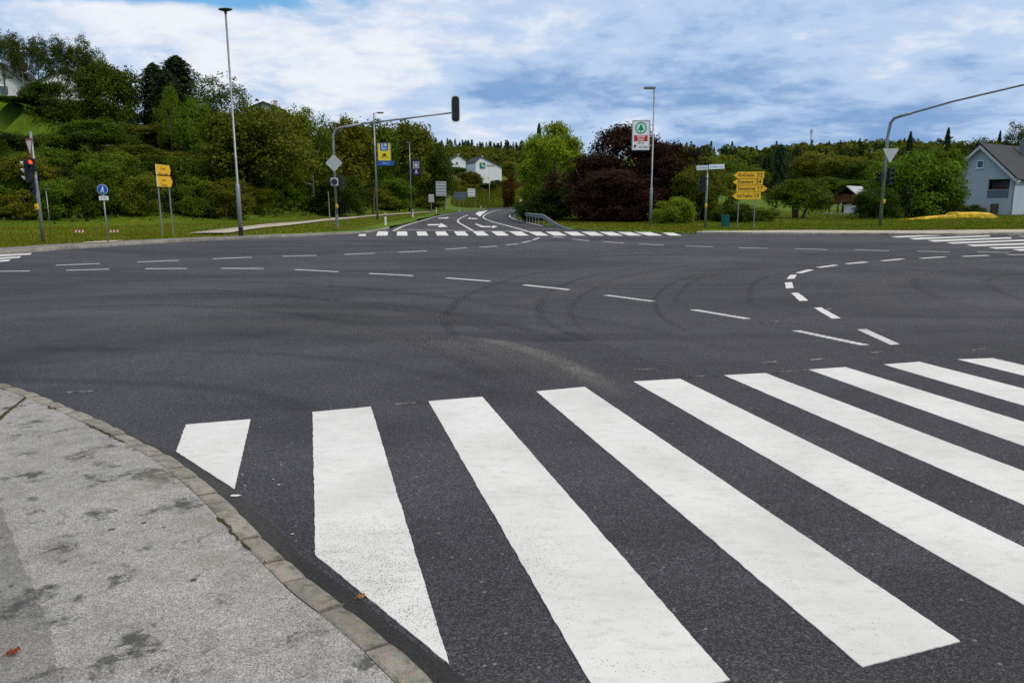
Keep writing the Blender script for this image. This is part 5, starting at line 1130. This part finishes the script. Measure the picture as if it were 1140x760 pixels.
mb = MB(); mb.box((0, 2.5, (za+ze)/2-.5), (2.2, .1, 1.6)); mb.build('loft_shade_panel', M['shade_int'], t); mb = MB(); mb.box((0, L-.1, ze/2), (xr-xl-.2, .1, ze)); mb.build('bay_shade_panel', M['shade_int'], t)  # dark panels painting the shade under the gable and at the back
for x in (xl+.35, xl+1.35, xr-.3): mb = MB(); mb.box((x, .05, ze/2-.1), (.16, .16, ze)); mb.build('post', M['wood'], t)
for x in (xl+.35, xr-.3): mb = MB(); mb.box((x, L-.3, ze/2-.1), (.16, .16, ze)); mb.build('post', M['wood'], t)
mb = MB(); mb.tube([(xl+.9, -.1, .85), (xl+3.0, -.1, ze-.25)], .07, 6); mb.build('brace', M['wood_pale'], t)
mb = MB(); mb.box((1.0, .3, .45), (2.6, .25, 1.1)); mb.build('base_wall', M['wall_white'], t)
mb = MB(); mb.box((-.9, -.5, .02), (3.0, 1.6, .2)); mb.build('plinth', M['path'], t)
# radio mast on the ridge
b = (at(902.5, 160, 560).x, 560, T(at(902.5, 160, 560).x, 560)); h = hz(b, 902.5, 143.5); t = thing('radio_mast', 'thin radio mast above the wooded ridge over the barn', 'mast', b)
mb = MB(); mb.tube([(0, 0, -1), (0, 0, h)], [.45, .2], 8); mb.build('pole', M['galv_dk'], t); mb = MB()
for q in range(3): mb.box((.6*math.cos(q*2.1), .6*math.sin(q*2.1), h-2), (.5, .5, 3))
mb.box((0, 0, h-5), (1.6, 1.6, .3)); mb.build('antenna', M['grey_back'], t)
# pale pillar and little lamp on the lawn
b = hb(116, 86); t = thing('stone_pillar', 'small pale pillar on the hillside lawn under the dark rounded tree', 'pillar', b); mb = MB(); mb.box((0, 0, .5), (.45, .45, 2.0), bev=.04); mb.build('shaft', M['path'], t); mb = MB(); mb.box((0, 0, 1.55), (.6, .6, .12)); mb.build('cap', M['path'], t)

# ================================================================== light and sky
SUN_EL, SUN_AZ = R(48), R(118)               # azimuth from +Y towards +X: behind thin cloud, to the right
sd = Vector((math.sin(SUN_AZ)*math.cos(SUN_EL), math.cos(SUN_AZ)*math.cos(SUN_EL), math.sin(SUN_EL)))
l = bpy.data.lights.new('sun', 'SUN'); l.energy = 2.0; l.angle = R(12); l.color = (1, .92, .82); o = bpy.data.objects.new('sun', l); COL.objects.link(o); o.rotation_euler = sd.to_track_quat('Z', 'Y').to_euler(); o.location = (0, 0, 60)
wld = bpy.data.worlds.new('World'); S.world = wld; wld.use_nodes = True; nt = wld.node_tree; bg = nt.nodes['Background']; bg.inputs[1].default_value = .1
class WN(N):
    def __init__(s): s.t = nt; s.n = nt.nodes
n = WN(); sky = n.node('ShaderNodeTexSky', sky_type='NISHITA', sun_disc=False); sky.sun_elevation = SUN_EL; sky.sun_rotation = SUN_AZ; sky.altitude = 200; sky.air_density = 1.0; sky.dust_density = .6
gen = n.node('ShaderNodeTexCoord').outputs['Generated']; sp = n.node('ShaderNodeSeparateXYZ', Vector=gen); zz = n.math('MAXIMUM', sp.outputs[2], 0.)
zd = n.math('ADD', zz, .20); u = n.math('DIVIDE', sp.outputs[0], zd); v = n.math('DIVIDE', sp.outputs[1], zd)
uv = n.node('ShaderNodeCombineXYZ', X=u, Y=v, Z=1.7).outputs[0]
def mp(vec, loc, rot, sc): x = n.node('ShaderNodeMapping'); n.set(x.inputs['Vector'], vec); x.inputs['Location'].default_value = loc; x.inputs['Rotation'].default_value = (0, 0, rot); x.inputs['Scale'].default_value = sc; return x.outputs[0]
px_ = sp.outputs[0]
cA = n.noise(mp(uv, (9.1, 6.4, 0), .15, (1, 1, 1)), 1.0, 12, .56, .25)         # cloud bodies
cB = n.noise(mp(uv, (7.7, 2.2, 4), -.12, (1, 1, 1)), 3.3, 13, .58, .3)          # billows
cC = n.noise(mp(uv, (7.3, 5.2, 3), .3, (.7, 1, 1)), .8, 4, .5, .2)            # broad light and dark
cD = n.noise(mp(uv, (11.3, 4.1, 8), .5, (1, 1.2, 1)), 7.5, 8, .62, .5)
low = n.math('MULTIPLY', n.ramp(zz, .24, .05), n.ramp(px_, -.5, .1, .55, 1))
sumt = n.math('ADD', n.math('MULTIPLY', cA, .48), n.math('ADD', n.math('MULTIPLY', cB, .24), n.math('MULTIPLY', cC, .28)))
tone = n.math('ADD', n.math('ADD', n.ramp(sumt, .385, .63), n.ramp(px_, .1, -.45, 0, .04)), n.math('ADD', n.math('MULTIPLY', low, -.26), n.ramp(cD, .3, .7, -.085, .085)))
K = 10.
def c10(c): return tuple(x*K for x in c)
col = n.mix(n.ramp(tone, -.10, .45), c10((.22, .375, .65)), c10((.49, .635, .86)))
col = n.mix(n.ramp(tone, .42, .95), col, c10((.86, .89, .95)))
hi = n.ramp(zz, .32, .75); col = n.mix(hi, col, c10((.92, .88, .82)))
hole = n.math('ADD', n.math('ADD', n.math('MULTIPLY', cA, .7), n.math('MULTIPLY', cB, .3)), n.math('MULTIPLY', n.math('MULTIPLY', n.ramp(px_, .02, -.5), n.ramp(zz, .185, .25)), -.50))
cov = n.math('MAXIMUM', n.ramp(hole, .30, .42), hi)
blue = n.mix(.6, sky.outputs[0], c10((.16, .52, .93)))
full = n.mix(cov, blue, col)
gnd = n.mix(n.ramp(sp.outputs[2], -.02, 0.), c10((.09, .10, .07)), full)
n.set(bg.inputs[0], gnd)
S.view_settings.view_transform = 'Standard'; S.view_settings.look = 'None'; S.view_settings.exposure = 0; S.view_settings.gamma = 1
S.cycles.use_denoising = False; S.cycles.max_bounces = 6; S.cycles.transparent_max_bounces = 12; S.cycles.sample_clamp_indirect = 6
try: S.cycles.denoiser = 'OPENIMAGEDENOISE'; S.cycles.denoising_input_passes = 'RGB_ALBEDO_NORMAL'; S.cycles.adaptive_threshold = .01
except Exception: pass
